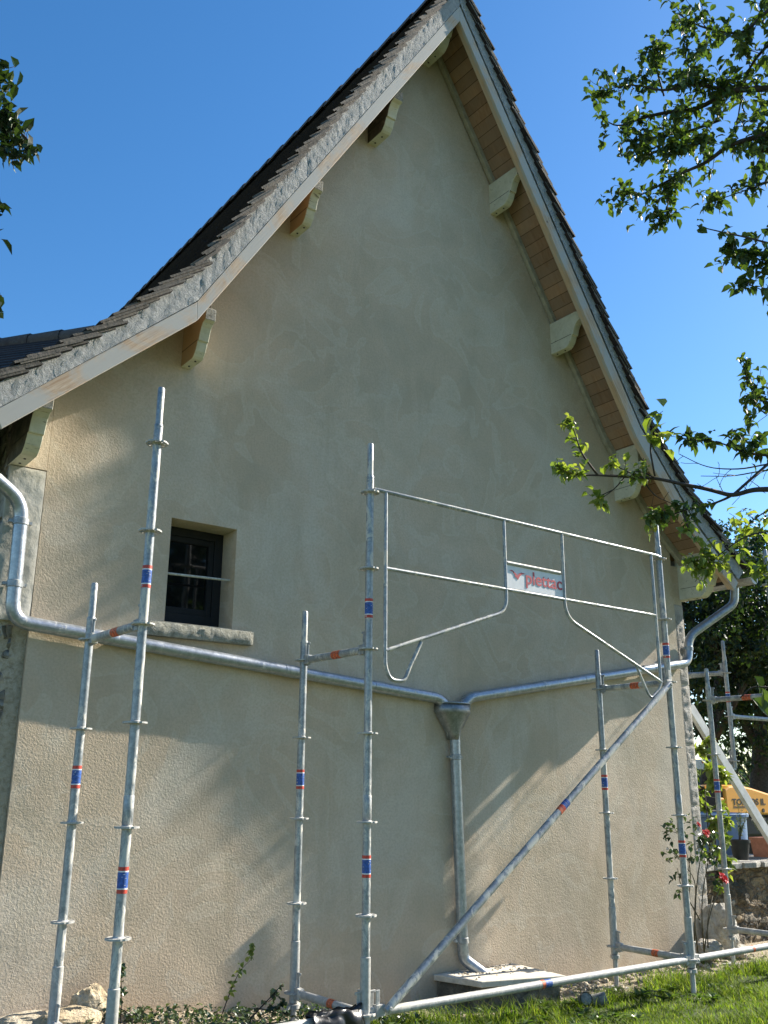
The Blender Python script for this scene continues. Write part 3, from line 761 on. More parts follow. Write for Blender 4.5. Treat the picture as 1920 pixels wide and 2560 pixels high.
# ------------------------------------------------------------------ scaffolding
SB = V(0, 0, -0.25)
sc = thing('scaffolding', SB, 'galvanised tube scaffolding bays standing along the rendered gable wall', 'scaffolding')
TR = 0.02415
def rosette_mb():
    mb = MB(); n = 32; R_ = [0.0245, 0.037, 0.051, 0.061]; h = 0.0045
    idx = {}
    for s_, z in ((0, -h), (1, h)):
        for j, r in enumerate(R_):
            for k in range(n):
                an = 2*math.pi*k/n; rr = r-(0.004 if j == 3 and (k % 4) in (0,) else 0)
                idx[(s_, j, k)] = len(mb.v); mb.v.append((rr*math.cos(an), rr*math.sin(an), z))
    hole = lambda j, k: j == 1 and (k % 4) in (1, 2)
    for j in range(3):
        for k in range(n):
            if hole(j, k): continue
            k2 = (k+1) % n
            mb.f.append((idx[(1,j,k)], idx[(1,j+1,k)], idx[(1,j+1,k2)], idx[(1,j,k2)])); mb.f.append((idx[(0,j,k2)], idx[(0,j+1,k2)], idx[(0,j+1,k)], idx[(0,j,k)])); mb.m += [0, 0]
            if j == 2: mb.f.append((idx[(0,3,k)], idx[(0,3,k2)], idx[(1,3,k2)], idx[(1,3,k)])); mb.m.append(0)
            if j == 1:
                if hole(1, (k+1) % n): mb.f.append((idx[(0,1,k2)], idx[(1,1,k2)], idx[(1,2,k2)], idx[(0,2,k2)])); mb.m.append(0)
                if hole(1, (k-1) % n): mb.f.append((idx[(0,1,k)], idx[(0,2,k)], idx[(1,2,k)], idx[(1,1,k)])); mb.m.append(0)
        for k in range(n):
            if hole(1, k) and j == 1:
                k2 = (k+1) % n
                mb.f.append((idx[(0,1,k)], idx[(1,1,k)], idx[(1,1,k2)], idx[(0,1,k2)])); mb.f.append((idx[(0,2,k2)], idx[(1,2,k2)], idx[(1,2,k)], idx[(0,2,k)])); mb.m += [0, 0]
    # weld collar
    mb.tube([(0, 0, -0.010), (0, 0, -h)], [0.0245, 0.030], 20, cap=False); mb.tube([(0, 0, h), (0, 0, 0.010)], [0.030, 0.0245], 20, cap=False)
    return mb
def sticker_mb():
    mb = MB(); r = TR+0.0012
    for z0, z1, mi in ((-0.060, -0.042, 1), (-0.042, -0.036, 2), (-0.036, 0.036, 0), (0.036, 0.042, 2), (0.042, 0.060, 1)):
        mb.tube([(0, 0, z0), (0, 0, z1)], r, 20, mi, cap=False)
    rr = rng(5)
    for k in range(6):
        an = math.radians(-130+rr.uniform(-60, 60)); z = rr.uniform(-0.03, 0.03)
        mb.obox(((r+0.0006)*math.cos(an), (r+0.0006)*math.sin(an), z), (V(-math.sin(an), math.cos(an), 0), V(math.cos(an), math.sin(an), 0), V(0, 0, 1)), (0.0045, 0.0003, 0.0007), 2)
    return mb
proto = {}
def put(kind, fn, mats, parent, loc, rotz=0.0, **kw):
    if kind not in proto:
        o = build(kind, fn(), mats, None, origin=(0, 0, 0), **kw); COL.objects.unlink(o); proto[kind] = o
    o = proto[kind].copy(); COL.objects.link(o); o.parent = parent
    o.location = tuple(np.array(loc)-wpos(parent)); o.rotation_euler = (0, 0, rotz); o['_w'] = [float(a) for a in loc]
    return o
def standard(par, x, y, rings, ztube, ztop, stk, low=None, lab=None, mt=galv, joint=None):
    mb = MB(); z0 = 0.30 if low is None else low
    mb.tube([(x, y, z0-0.05), (x, y, ztube)], TR, 20)
    mb.tube([(x, y, ztube-0.005), (x, y, ztube), (x, y, ztube+0.012)], [TR+0.0015, TR+0.0015, TR-0.002], 20)
    mb.tube([(x, y, ztube), (x, y, ztop-0.012), (x, y, ztop-0.003), (x, y, ztop)], [0.0195, 0.0195, 0.016, 0.009], 18)
    if joint:
        mb.tube([(x, y, joint-0.07), (x, y, joint-0.065), (x, y, joint+0.065), (x, y, joint+0.07)], [TR, TR+0.0025, TR+0.0025, TR], 20)
    for z in (ztube-0.06, ztube-0.9):
        if z > z0: mb.tube([(x-0.0255, y-0.004, z), (x-0.02, y-0.004, z)], 0.006, 8)
    o = build('standard', mb, mt, par, smooth=True, autosmooth=40)
    if lab: o['label'] = lab
    for z in rings: put('rosette', rosette_mb, galvd, o, (x, y, z), smooth=False)
    for z in stk: put('sticker', sticker_mb, [bluest, redst, whitest], o, (x, y, z), rotz=rng(int(x*100+y*10+z)).uniform(-0.5, 0.5))
    if low is None:
        bm_ = MB().tube([(x, y, -0.055), (x, y, 0.285), (x, y, 0.288)], [TR+0.0045, TR+0.0045, TR], 20)
        build('base_collar', bm_, galvd, o, smooth=True, autosmooth=40)
        gb = gz(x, y)
        jk = MB().tube([(x, y, gb), (x, y, -0.06)], 0.0185, 14); jk.lathe((x, y, -0.075), [(0.019, -0.015), (0.036, -0.012), (0.036, 0.012), (0.019, 0.015)], 14)
        for an in (0.4, 0.4+math.pi): jk.obox((x+0.045*math.cos(an), y+0.045*math.sin(an), -0.075), (V(math.cos(an), math.sin(an), 0), V(-math.sin(an), math.cos(an), 0), V(0, 0, 1)), (0.018, 0.006, 0.010))
        jk.box((x-0.075, y-0.075, gb-0.01), (x+0.075, y+0.075, gb+0.006))
        build('base_jack', jk, galvd, o, smooth=True, autosmooth=40)
    return o
xA, xB, xC, xE, xH = -1.475, -1.450, -0.019, 2.937, 4.535
YR = 0.707
R7 = [0, .5, 1, 1.5, 2, 2.5, 3]; R5 = [0, .5, 1, 1.5, 2]
PA, PB_, PC, PD, PE, PF, PH, PI = (xA, YR), (xB, 0.0), (xC, YR), (0.0, 0.0), (xE, YR), (2.938, 0.0), (xH, 0.73), (4.55, 0.0)
standard(sc, *PA, R5, 2.12, 2.335, [1.24], joint=None); standard(sc, *PB_, R7, 3.10, 3.335, [2.25, .76], joint=1.08)
standard(sc, *PC, R5, 2.12, 2.335, [1.24]); standard(sc, *PD, R7, 3.10, 3.335, [2.25, .76], joint=1.08)
standard(sc, *PE, R5, 2.12, 2.335, [1.24]); standard(sc, *PF, R7, 3.10, 3.335, [2.25, .76], joint=1.08)
standard(sc, *PH, R5, 2.12, 2.30, [1.22]); standard(sc, *PI, R7, 3.10, 3.335, [2.25, .76])
def head(mb, p, d, z):
    d = np.array(d, float); e = V(-d[1], d[0], 0)
    mb.obox((p[0]+d[0]*0.052, p[1]+d[1]*0.052, z), (d, e, V(0, 0, 1)), (0.028, 0.020, 0.030))
    mb.obox((p[0]+d[0]*0.038, p[1]+d[1]*0.038, z+0.021), (d, e, V(0, 0, 1)), (0.020, 0.017, 0.012))
    mb.obox((p[0]+d[0]*0.044+e[0]*0.0, p[1]+d[1]*0.044, z+0.035), (d, e, V(0, 0, 1)), (0.013, 0.0035, 0.075))
    mb.obox((p[0]+d[0]*0.050, p[1]+d[1]*0.050, z+0.108), (d, e, V(0, 0, 1)), (0.020, 0.0035, 0.008))
def ledger(par, name, p, q_, z, stk=None, mt=galvd):
    p = V(p[0], p[1], 0); q_ = V(q_[0], q_[1], 0); d = q_-p; ln = np.linalg.norm(d); d /= ln
    mb = MB().tube([p+d*0.072+V(0, 0, z), q_-d*0.072+V(0, 0, z)], TR, 18)
    o = build(name, mb, mt, par, smooth=True, autosmooth=40)
    hd = MB(); head(hd, p, d, z); build('wedge_head', hd, mt, o, bevel=0.004)
    hd = MB(); head(hd, q_, -d, z); build('wedge_head', hd, mt, o, bevel=0.004)
    if stk is not None:
        t, cols = stk; c = p+(q_-p)*t+V(0, 0, z)
        sm = MB()
        for k, mi in enumerate(cols): sm.tube([c+d*(k*0.03-0.04), c+d*(k*0.03-0.012)], TR+0.0012, 18, mi, cap=False)
        build('sticker', sm, [orangest, bluest, redst], o)
    return o
for (a, b_) in ((PA, PB_), (PC, PD), (PE, PF), (PH, PI)): ledger(sc, 'transom', b_, a, 2.0, (0.45, (0, 0, 0)), galv)
for (a, b_) in ((PA, PB_), (PC, PD), (PE, PF), (PH, PI)): ledger(sc, 'transom', b_, a, 0.0, (0.45, (0, 0)))
ledger(sc, 'ledger', PD, PF, 0.0, (0.48, (0, 1, 1)), galvd); ledger(sc, 'ledger', PB_, PD, 0.0, None); ledger(sc, 'ledger', PF, PI, 0.0, (0.5, (0,)))
# diagonal brace in front of the standards
def brace(par, p, q_, cols=True):
    p = np.array(p, float); q_ = np.array(q_, float); d = q_-p; ln = np.linalg.norm(d); d /= ln
    mb = MB().tube([p, p+d*0.02, p+d*0.06, p+d*0.10, q_-d*0.10, q_-d*0.06, q_-d*0.02, q_], [0.019, 0.021, 0.023, TR, TR, 0.023, 0.021, 0.019], 18, flat=1.0)
    o = build('diagonal_brace', mb, galv, par, smooth=True, autosmooth=50)
    sm = MB(); c = p+(q_-p)*0.535
    for k, mi in enumerate((0, 2, 1, 1)): sm.tube([c+d*(k*0.028-0.05), c+d*(k*0.028-0.024)], TR+0.0012, 18, mi, cap=False)
    build('sticker', sm, [orangest, bluest, redst], o)
    for e_, sgn in ((p, 1), (q_, -1)):
        hd = MB(); hd.tube([e_+V(0, -0.028, 0)+d*sgn*0.02, e_+V(0, 0.034, 0)+d*sgn*0.02], 0.011, 12)
        hd.obox(e_+V(-0.02*sgn, 0.035, 0.0), (V(1, 0, 0), V(0, 1, 0), V(0, 0, 1)), (0.030, 0.016, 0.030))
        hd.obox(e_+V(-0.035*sgn, 0.030, 0.035), (V(1, 0, 0), V(0, 1, 0), V(0, 0, 1)), (0.013, 0.0035, 0.07))
        build('brace_end', hd, galvd, o, bevel=0.003)
brace(sc, (0.105, -0.052, 0.012), (2.885, -0.052, 1.985))
sc2 = thing('scaffolding', V(6.5, 1.8, -0.25), 'further scaffold bay standing round the right-hand corner of the house', 'scaffolding')
standard(sc2, 6.50, 1.80, [1.5, 2.0, 2.5], 2.68, 2.88, [2.22], low=1.47)
standard(sc2, 6.50, 4.2, [0, .5, 1, 1.5, 2.0, 2.5], 2.68, 2.88, [2.22], mt=galv)
standard(sc2, 5.35, 4.2, [0, .5, 1, 1.5, 2.0, 2.5], 2.68, 2.88, [1.22], mt=galv)
ledger(sc2, 'ledger', (6.5, 1.8), (6.5, 4.2), 2.5, (0.25, (0, 0)), galv)
ledger(sc2, 'transom', (6.5, 1.8), (5.35, 4.2), 2.5, (0.8, (0, 0, 0)), galv)
ledger(sc2, 'ledger', (6.5, 1.8), (6.5, 4.2), 1.5, None, galv)
standard(sc2, 7.7, 1.8, [0, .5, 1, 1.5, 2.0, 2.5], 2.68, 2.88, [1.22], mt=galv)
ledger(sc2, 'ledger', (6.5, 1.8), (7.7, 1.8), 2.0, None, galv)
dkb = MB().box((5.05, 1.86, 1.40), (6.62, 1.90, 1.50)); dkb.box((5.05, 1.90, 1.49), (6.62, 2.45, 1.50)); dkb.box((5.05, 2.45, 1.40), (6.62, 2.49, 1.50))
dk2 = build('deck_board', dkb, galv, sc2, bevel=0.003)
dot = MB()
c = AT(1757, 1905, 1.857); dot.tube([c, c+V(0, -0.002, 0)], 0.016, 12); build('red_mark', dot, redst, dk2)

# guardrail frame hung on the front standards
gf = thing('guardrail_frame', V(0.1, -0.035, 1.9), 'welded steel guardrail frame with red lettered plate hung between two tall front standards', 'guardrail')
GY = -0.035; GR = 0.0125
def G(x, z): return V(x, GY, z)
build('top_rail', MB().tube([V(0.02, -0.02, 3.02), G(0.06, 3.016), G(2.86, 3.012), V(2.93, -0.02, 3.01)], 0.0135, 14), galv, gf, smooth=True, autosmooth=40)
build('mid_rail', MB().tube([G(0.10, 2.512), G(2.785, 2.512)], GR, 14), galv, gf, smooth=True, autosmooth=40)
build('post', MB().tube(roundpath([G(0.10, 3.01), G(0.10, 1.90), G(0.14, 1.82), G(0.25, 1.82), G(0.285, 1.90), G(0.385, 2.075)], 0.05, 5), GR, 14), galv, gf, smooth=True, autosmooth=40)
build('post', MB().tube(roundpath([G(1.145, 3.01), G(1.147, 2.36), G(0.10, 1.995)], 0.10, 8), GR, 14), galv, gf, smooth=True, autosmooth=40)
build('post', MB().tube(roundpath([G(1.74, 3.01), G(1.735, 2.385), G(2.795, 1.99)], 0.12, 8), GR, 14), galv, gf, smooth=True, autosmooth=40)
build('post', MB().tube([G(2.79, 3.01), G(2.79, 1.995)], GR, 14), galv, gf, smooth=True, autosmooth=40)
build('hook_strut', MB().tube(roundpath([G(2.505, 2.09), G(2.625, 1.885), G(2.66, 1.86), G(2.76, 1.93), G(2.80, 1.99)], 0.03, 4), 0.010, 12), galv, gf, smooth=True, autosmooth=40)
sx0, sx1, sz0, sz1 = 1.158, 1.728, 2.528, 2.692
sg = build('sign_plate', MB().box((sx0, GY+0.000, sz0), (sx1, GY+0.003, sz1)), signw, gf)
build('plate_tray', MB().tube([(sx0, GY+0.0, sz1+0.012), (sx1-0.03, GY+0.0, sz1+0.012)], 0.014, 12), galvd, gf, smooth=True, autosmooth=40)
def text_mesh(body, x, z, size, y, wid, parent, mt, name='lettering', bold=0.0, normal=None, thick=0.0008):
    cu = bpy.data.curves.new('lettering', 'FONT'); cu.body = body; cu.size = size; cu.extrude = thick; cu.offset = bold
    cu.space_character = 1.0
    to = bpy.data.objects.new('tmp_text', cu); COL.objects.link(to)
    dg = bpy.context.evaluated_depsgraph_get(); me = bpy.data.meshes.new_from_object(to.evaluated_get(dg))
    bpy.data.objects.remove(to)
    co = np.array([v.co[:] for v in me.vertices]); w = co[:, 0].max()-co[:, 0].min(); s_ = wid/w
    x0_ = co[:, 0].min(); pw = wpos(parent)
    for v in me.vertices:
        p = v.co.copy(); v.co = Vector((x+(p.x-x0_)*s_-pw[0], y-p.z-pw[1], z+p.y-pw[2]))
    me.materials.clear(); me.materials.append(mt)
    o_ = bpy.data.objects.new(name, me); COL.objects.link(o_); o_.parent = parent; o_['_w'] = [float(a) for a in pw]
    return o_
text_mesh('plettac', 1.345, 2.580, 0.132, GY-0.0015, 0.372, sg, signr, bold=0.0018)
bd = MB(); bz = 2.628; bx = 1.262
bird = [(-0.078, 0.026), (-0.052, 0.030), (-0.028, 0.018), (0.0, 0.0), (0.016, 0.014), (0.040, 0.024), (0.078, 0.020), (0.044, 0.012), (0.022, -0.006), (0.004, -0.032), (-0.010, -0.018), (-0.030, -0.014), (-0.022, -0.006), (-0.046, 0.020)]
bd.prism([(bx+a, GY-0.0012, bz+b_) for a, b_ in bird], (0, -0.0012, 0)); build('bird_emblem', bd, signr, sg)

# black plastic bag draped over the ledger by the second front standard
bg_ = MB(); n = 22; m_ = 16
for i in range(n+1):
    for k in range(m_+1):
        t = i/n; a = -0.05+2.5*math.pi/2*(k/m_)
        x = -0.36+0.32*t; an = math.pi*(0.0+1.0*k/m_)
        r = 0.035+0.02*fbm(x*14, k*0.5, 2, 3)+0.01*math.sin(k*1.9+t*7)
        yy_ = -math.cos(an)*r*1.25; zz = math.sin(an)*r
        if k < 4: zz -= (4-k)*0.030*(1+0.4*math.sin(t*9)); yy_ = -0.045-0.008*math.sin(t*14+k)
        if k > m_-4: zz -= (k-m_+4)*0.03; yy_ = 0.045+0.008*math.sin(t*11+k)
        bg_.v.append((x+0.015*math.sin(k), yy_, zz+0.004))
for i in range(n):
    for k in range(m_):
        a = i*(m_+1)+k; bg_.f.append((a, a+1, a+m_+2, a+m_+1)); bg_.m.append(0)
o = build('plastic_bag', bg_, blackplastic, smooth=True, origin=(-0.2, 0, 0))
tag(o, 'crumpled black plastic sheet draped over the low scaffold tube', 'plastic bag'); o.modifiers.new('thick', 'SOLIDIFY').thickness = 0.004

# ------------------------------------------------------------------ slab under the downpipe
slb = thing('concrete_slab', (1.9, 0.8, -0.3), 'pale concrete slab on mossy masonry base under the downpipe outlet', 'slab')
ztop = -0.10
poly = [(1.395, 1.088), (1.50, 0.69), (2.15, 0.50), (2.19, 1.088)]
mb = MB().prism([(x, y, ztop-0.04) for x, y in poly], (0, 0, 0.04)); build('slab', mb, slabm, slb, bevel=0.006)
mb = MB().prism([(1.43, 1.08, -0.6), (1.53, 0.73, -0.6), (2.12, 0.54, -0.6), (2.16, 1.08, -0.6)], (0, 0, 0.459)); build('plinth', mb, plinthm, slb)
cr = MB(); r = rng(8)
def pebble(mb, c, s_, r, mi=0):
    n1_, n2_ = 5, 7; o_ = len(mb.v); ph = r.random()*50
    for i in range(n1_+1):
        for k in range(n2_):
            th = math.pi*i/n1_; an = 2*math.pi*k/n2_; d = np.array([math.sin(th)*math.cos(an), math.sin(th)*math.sin(an), math.cos(th)*0.7])
            mb.v.append(tuple(np.array(c)+d*s_*(1+0.5*N3(d[0]*1.7+ph, d[1]*1.7, d[2]*1.7))))
    for i in range(n1_):
        for k in range(n2_): mb.f.append((o_+i*n2_+k, o_+(i+1)*n2_+k, o_+(i+1)*n2_+(k+1) % n2_, o_+i*n2_+(k+1) % n2_)); mb.m.append(mi)
for _ in range(150):
    u = r.random(); x = 1.52+0.62*u; y = 1.06-abs(r.gauss(0, 0.14)); 
    if y < 0.75: continue
    pebble(cr, (x, y, ztop+0.001), r.choice((0.003, 0.004, 0.006, 0.010)), r)
tag(build('mortar_crumbs', cr, rubblem, None, origin=(2, .9, ztop)), 'pale mortar crumbs scattered on the concrete slab', 'debris', kind='stuff')
# gravel / fallen mortar along the wall foot
cr = MB()
for _ in range(1500):
    x = r.uniform(-1.7, 5.2); y = 1.08-abs(r.gauss(0, 0.22)); s_ = r.choice((0.006, 0.009, 0.012, 0.02, 0.03 if x > 2.4 else 0.012))
    if 1.4 < x < 2.2 and y > 0.45: continue
    pebble(cr, (x, y, gz(x, y)+s_*0.2), s_, r)
tag(build('fallen_mortar', cr, rubblem, None, origin=(1.5, 1, -.3)), 'pale crumbs of mortar and gravel along the wall foot', 'debris', kind='stuff')

# rocks
def rock(name, c, s_, seed, mt, lab, grp=None, amp=0.3, sub=26):
    mb = MB(); n1_, n2_ = sub, sub+8
    for i in range(n1_+1):
        for k in range(n2_):
            th = math.pi*i/n1_; an = 2*math.pi*k/n2_; d = np.array([math.sin(th)*math.cos(an), math.sin(th)*math.sin(an), math.cos(th)])
            f_ = 1+amp*fbm(d[0]*1.3+seed, d[1]*1.3, d[2]*1.3, 5)
            p = d*f_; p = np.sign(p)*np.abs(p)**0.85
            mb.v.append(tuple(np.array(c)+p*np.array(s_)))
    for i in range(n1_):
        for k in range(n2_): mb.f.append((i*n2_+k, (i+1)*n2_+k, (i+1)*n2_+(k+1) % n2_, i*n2_+(k+1) % n2_)); mb.m.append(0)
    o = build(name, mb, mt, None, smooth=False, origin=c); tag(o, lab, 'rock', grp); return o
rock('boulder', AT(228, 2525, 0.97)+V(0, 0, -0.03), (0.105, 0.10, 0.155), 3, rockm, 'pitted tan boulder leaning on the wall between the two left posts')
rock('boulder', AT(165, 2548, 0.80), (0.16, 0.12, 0.05), 8, rockm, 'flat mossy tan stone at the foot of the leftmost post')
rock('boulder', AT(60, 2556, 0.92), (0.15, 0.12, 0.045), 12, rubblem, 'low pale stone in the bottom left corner against the wall')
rock('boulder', AT(320, 2546, 0.9), (0.05, 0.05, 0.035), 15, whiterock, 'small pale stone beside the second post among ivy')
rock('boulder', AT(1800, 2325, 0.98), (0.16, 0.15, 0.21), 21, whiterock, 'large rough white stone at the right corner of the house')
rock('boulder', AT(1772, 2375, 0.85), (0.12, 0.10, 0.085), 25, whiterock, 'lower white stone in front of the rose stems')
rock('boulder', AT(1838, 2378, 0.95), (0.10, 0.10, 0.07), 28, whiterock, 'small white stone behind the foot of the corner post')

# low dry stone wall at the right with pots
lw = thing('stone_wall', (6.4, 1.7, -0.3), 'low brown dry stone garden wall with pale flat top by the corner', 'wall')
def bumpy_face(x0, x1, yf, z0, z1, seed, amp=0.035):
    mb = MB(); nx_, nz_ = 120, 36
    for i in range(nx_+1):
        for k in range(nz_+1):
            x = x0+(x1-x0)*i/nx_; z = z0+(z1-z0)*k/nz_
            mb.v.append((x, yf-amp*fbm(x*5, z*8, seed, 5), z))
    for i in range(nx_):
        for k in range(nz_):
            a = i*(nz_+1)+k; mb.f.append((a, a+nz_+1, a+nz_+2, a+1)); mb.m.append(0)
    return mb
zt = AT(1850, 2165, 1.30)[2]
mb = bumpy_face(4.85, 9.0, 1.32, -0.6, zt-0.02, 4); mb.box((4.85, 1.36, -0.6), (9.0, 1.95, zt-0.03)); build('masonry', mb, drystone, lw)
mb = MB(); r = rng(12); x = 4.83
while x < 9:
    w = r.uniform(0.28, 0.5); z0 = zt-0.03+r.uniform(-0.01, 0.01); yf = 1.28+r.uniform(-0.03, 0.04)
    P = [(x, yf+r.uniform(-.02, .02), z0), (x+w*0.5, yf+r.uniform(-.03, .02), z0), (x+w-0.012, yf+r.uniform(-.02, .03), z0), (x+w-0.012, 1.97, z0), (x, 1.97, z0)]
    mb.prism(P, (0, 0, 0.05+r.uniform(0, 0.015))); x += w
build('coping', mb, limestone, lw, bevel=0.008)
zt2 = zt+0.03
def leafmesh(mb, p, d, up, ln, wd, mi=0, droop=0.25):
    d = d/np.linalg.norm(d); s_ = np.cross(d, up); k = np.linalg.norm(s_)
    if k < 1e-6: return
    s_ /= k; n_ = np.cross(s_, d)
    a = p; q1 = p+d*ln*0.28+n_*ln*0.03; q2 = p+d*ln*0.62-n_*ln*droop*0.25; q3 = p+d*ln-n_*ln*droop
    f1 = n_*wd*0.22
    mb.add([a, q1+s_*wd*0.42+f1, q1, q1-s_*wd*0.42+f1, q2+s_*wd*0.46+f1, q2, q2-s_*wd*0.46+f1, q3],
           [(0, 2, 1), (0, 3, 2), (1, 2, 5, 4), (2, 3, 6, 5), (4, 5, 7), (5, 6, 7)], mi)
def rv(r): 
    v_ = np.array([r.gauss(0, 1), r.gauss(0, 1), r.gauss(0, 1)]); return v_/np.linalg.norm(v_)
def pot(name, c, r0_, r1_, h, mt, lab, cat='flower pot', sq=False, mt2=None):
    t = thing(name, c, lab, cat)
    mb = MB()
    if sq: 
        a, b_ = r0_, r1_
        mb.add([(c[0]-a, c[1]-0.12, c[2]), (c[0]+a, c[1]-0.12, c[2]), (c[0]+a, c[1]+0.12, c[2]), (c[0]-a, c[1]+0.12, c[2]), (c[0]-b_, c[1]-0.14, c[2]+h), (c[0]+b_, c[1]-0.14, c[2]+h), (c[0]+b_, c[1]+0.14, c[2]+h), (c[0]-b_, c[1]+0.14, c[2]+h)], [(0,3,2,1),(0,1,5,4),(1,2,6,5),(2,3,7,6),(3,0,4,7)])
        mb.box((c[0]-b_-0.01, c[1]-0.15, c[2]+h-0.03), (c[0]+b_+0.01, c[1]-0.138, c[2]+h)); mb.box((c[0]-b_-0.012, c[1]-0.138, c[2]+h-0.03), (c[0]-b_+0.003, c[1]+0.14, c[2]+h)); mb.box((c[0]+b_-0.003, c[1]-0.138, c[2]+h-0.03), (c[0]+b_+0.012, c[1]+0.14, c[2]+h))
        build('pot', mb, mt, t); build('soil', MB().box((c[0]-b_+0.005, c[1]-0.13, c[2]+h-0.05), (c[0]+b_-0.005, c[1]+0.13, c[2]+h-0.02)), soilm, t)
    else:
        mb.lathe(c, [(0.0, 0.0), (r0_, 0.0), (r1_*0.97, h*0.86), (r1_*1.06, h*0.86), (r1_*1.07, h), (r1_*0.98, h), (r1_*0.93, h*0.80), (0.0, h*0.80)], 28)
        build('pot', mb, mt, t, smooth=True, autosmooth=35); build('soil', MB().lathe(c, [(0, h*0.9), (r1_*0.95, h*0.87)], 20), soilm, t)
    return t
def plant(t, name, c, h, n, spread, seed, leaf=(0.03, 0.012), mt=None, twig=0.003, lean=(0, 0, 0), nl=14):
    r = rng(seed); st = MB(); lf = MB(); c = np.array(c, float)
    for i in range(n):
        tip = c+V(r.gauss(0, spread), r.gauss(0, spread), h*r.uniform(0.6, 1.05))+np.array(lean)
        mid = (c+tip)/2+V(r.gauss(0, spread*0.3), r.gauss(0, spread*0.3), 0.0)
        path = [c+V(r.gauss(0, .01), r.gauss(0, .01), 0), mid, tip]; path = roundpath(path, 0.2, 4); st.tube(path, [twig*(1.2-0.8*k/len(path)) for k in range(len(path))], 6)
        for k in range(nl):
            t_ = r.uniform(0.15, 1.0); idx_ = t_*(len(path)-1); i0 = min(int(idx_), len(path)-2); p = path[i0]*(1-idx_+i0)+path[i0+1]*(idx_-i0)
            d = rv(r)+V(0, 0, 0.4); leafmesh(lf, p, d, V(0, 0, 1)+rv(r)*0.4, leaf[0]*r.uniform(0.6, 1.2), leaf[1]*r.uniform(0.7, 1.2))
    build('stem', st, greentwig, t, smooth=True); build('leaves', lf, mt or weedm, t)
pc = AT(1852, 2140, 1.55); pc = V(pc[0], 1.55, zt2)
t = pot('potted_plant', pc, 0.075, 0.105, 0.20, blackpot, 'black plastic pot with tall feathery plant on the stone wall', 'potted plant'); plant(t, 'p', pc+V(0, 0, .17), 0.42, 5, 0.06, 5, (0.035, 0.008), bluegreen, nl=60)
pc = AT(1925, 2140, 1.55); pc = V(pc[0], 1.55, zt2)
t = pot('potted_plant', pc, 0.12, 0.14, 0.21, terracotta, 'terracotta trough with bushy grey-green plant on the stone wall', 'potted plant', sq=True); plant(t, 'p', pc+V(0, 0, .19), 0.26, 14, 0.10, 6, (0.03, 0.008), bluegreen, nl=40)
# blue tub on ground behind the wall
tb = thing('water_tub', V(*AT(1812, 2160, 2.35)[:2], -0.3), 'round blue-grey plastic water tub behind the stone wall', 'tub')
tc = AT(1810, 2075, 2.35); rim = AT(1810, 2035, 2.35)[2]; hw = (AT(1872, 2050, 2.35)[0]-AT(1748, 2050, 2.35)[0])/2*0.86
tcx = (AT(1872, 2050, 2.35)[0]+AT(1748, 2050, 2.35)[0])/2
mb = MB().lathe((tcx, 2.55, -0.3), [(0, 0.0), (hw*0.80, 0.0), (hw*0.92, rim*0.5+0.15), (hw*0.96, rim+0.26), (hw*1.02, rim+0.27), (hw*1.03, rim+0.30), (hw*0.99, rim+0.31), (hw*0.94, rim+0.28), (hw*0.90, rim+0.1)], 40)
build('tub_body', mb, bluetub, tb, smooth=True, autosmooth=40)

# yellow excavator beyond
EY = 3.9
e0 = AT(1790, 2000, EY); e1 = AT(1990, 2000, EY)
ex = thing('excavator', V(e0[0]+1.2, EY+0.5, -0.3), 'yellow excavator with black lettering on its side beyond the garden wall', 'excavator')
def EP(u, v): p = AT(u, v, EY); return (p[0], EY, p[2])
body = [EP(1818, 2037), EP(1812, 1974), EP(1822, 1965), EP(1845, 1962), EP(1880, 1970), EP(1920, 1983), EP(2000, 2004), EP(2008, 2037)]
build('body', MB().prism(body, (0, 1.3, 0)), yellowm, ex, bevel=0.03)
build('side_panel', MB().prism([EP(1796, 2013), EP(1796, 1994), EP(1811, 1994), EP(1811, 2013)], (0, 1.4, 0)), yellowm, ex, bevel=0.02)
build('cab_frame', MB().prism([EP(1795, 2036), EP(1795, 1972), EP(1811, 1972), EP(1817, 2036)], (0, 1.55, 0)), blackpaint, ex).location.y += 0.04
tk = MB(); 
pts = [EP(1785, 2062), EP(1790, 2041), EP(2010, 2041), EP(2020, 2062), EP(2010, 2090), EP(1790, 2090)]
tk.prism([(a, EY+0.1, max(c_, -0.28)) for a, _, c_ in pts], (0, 0.4, 0)); tk.prism([(a, EY+1.2, max(c_, -0.28)) for a, _, c_ in pts], (0, 0.4, 0)); build('track', tk, blackpaint, ex, bevel=0.03)
l0 = AT(1831, 2010, EY-0.002); l1 = AT(1914, 2010, EY-0.002)
text_mesh('TORROS IL', l0[0], AT(1860, 2012, EY)[2], 0.125, EY-0.003, l1[0]-l0[0], ex, blackpaint, bold=0.004)
mb = MB(); r = rng(3); x = AT(1834, 2017, EY)[0]; xe = AT(1870, 2017, EY)[0]; zz = AT(1850, 2017, EY)[2]
while x < xe: w = r.uniform(.02, .06); mb.box((x, EY-0.004, zz-0.012), (x+w, EY-0.001, zz+r.uniform(0.002, 0.012))); x += w
build('lettering', mb, blackpaint, ex)
mb = MB(); c = AT(1908, 2026, EY); mb.tube([c+V(0, -0.01, 0), c+V(0, 0.02, 0)], 0.03, 12); build('lamp', mb, blackpaint, ex)

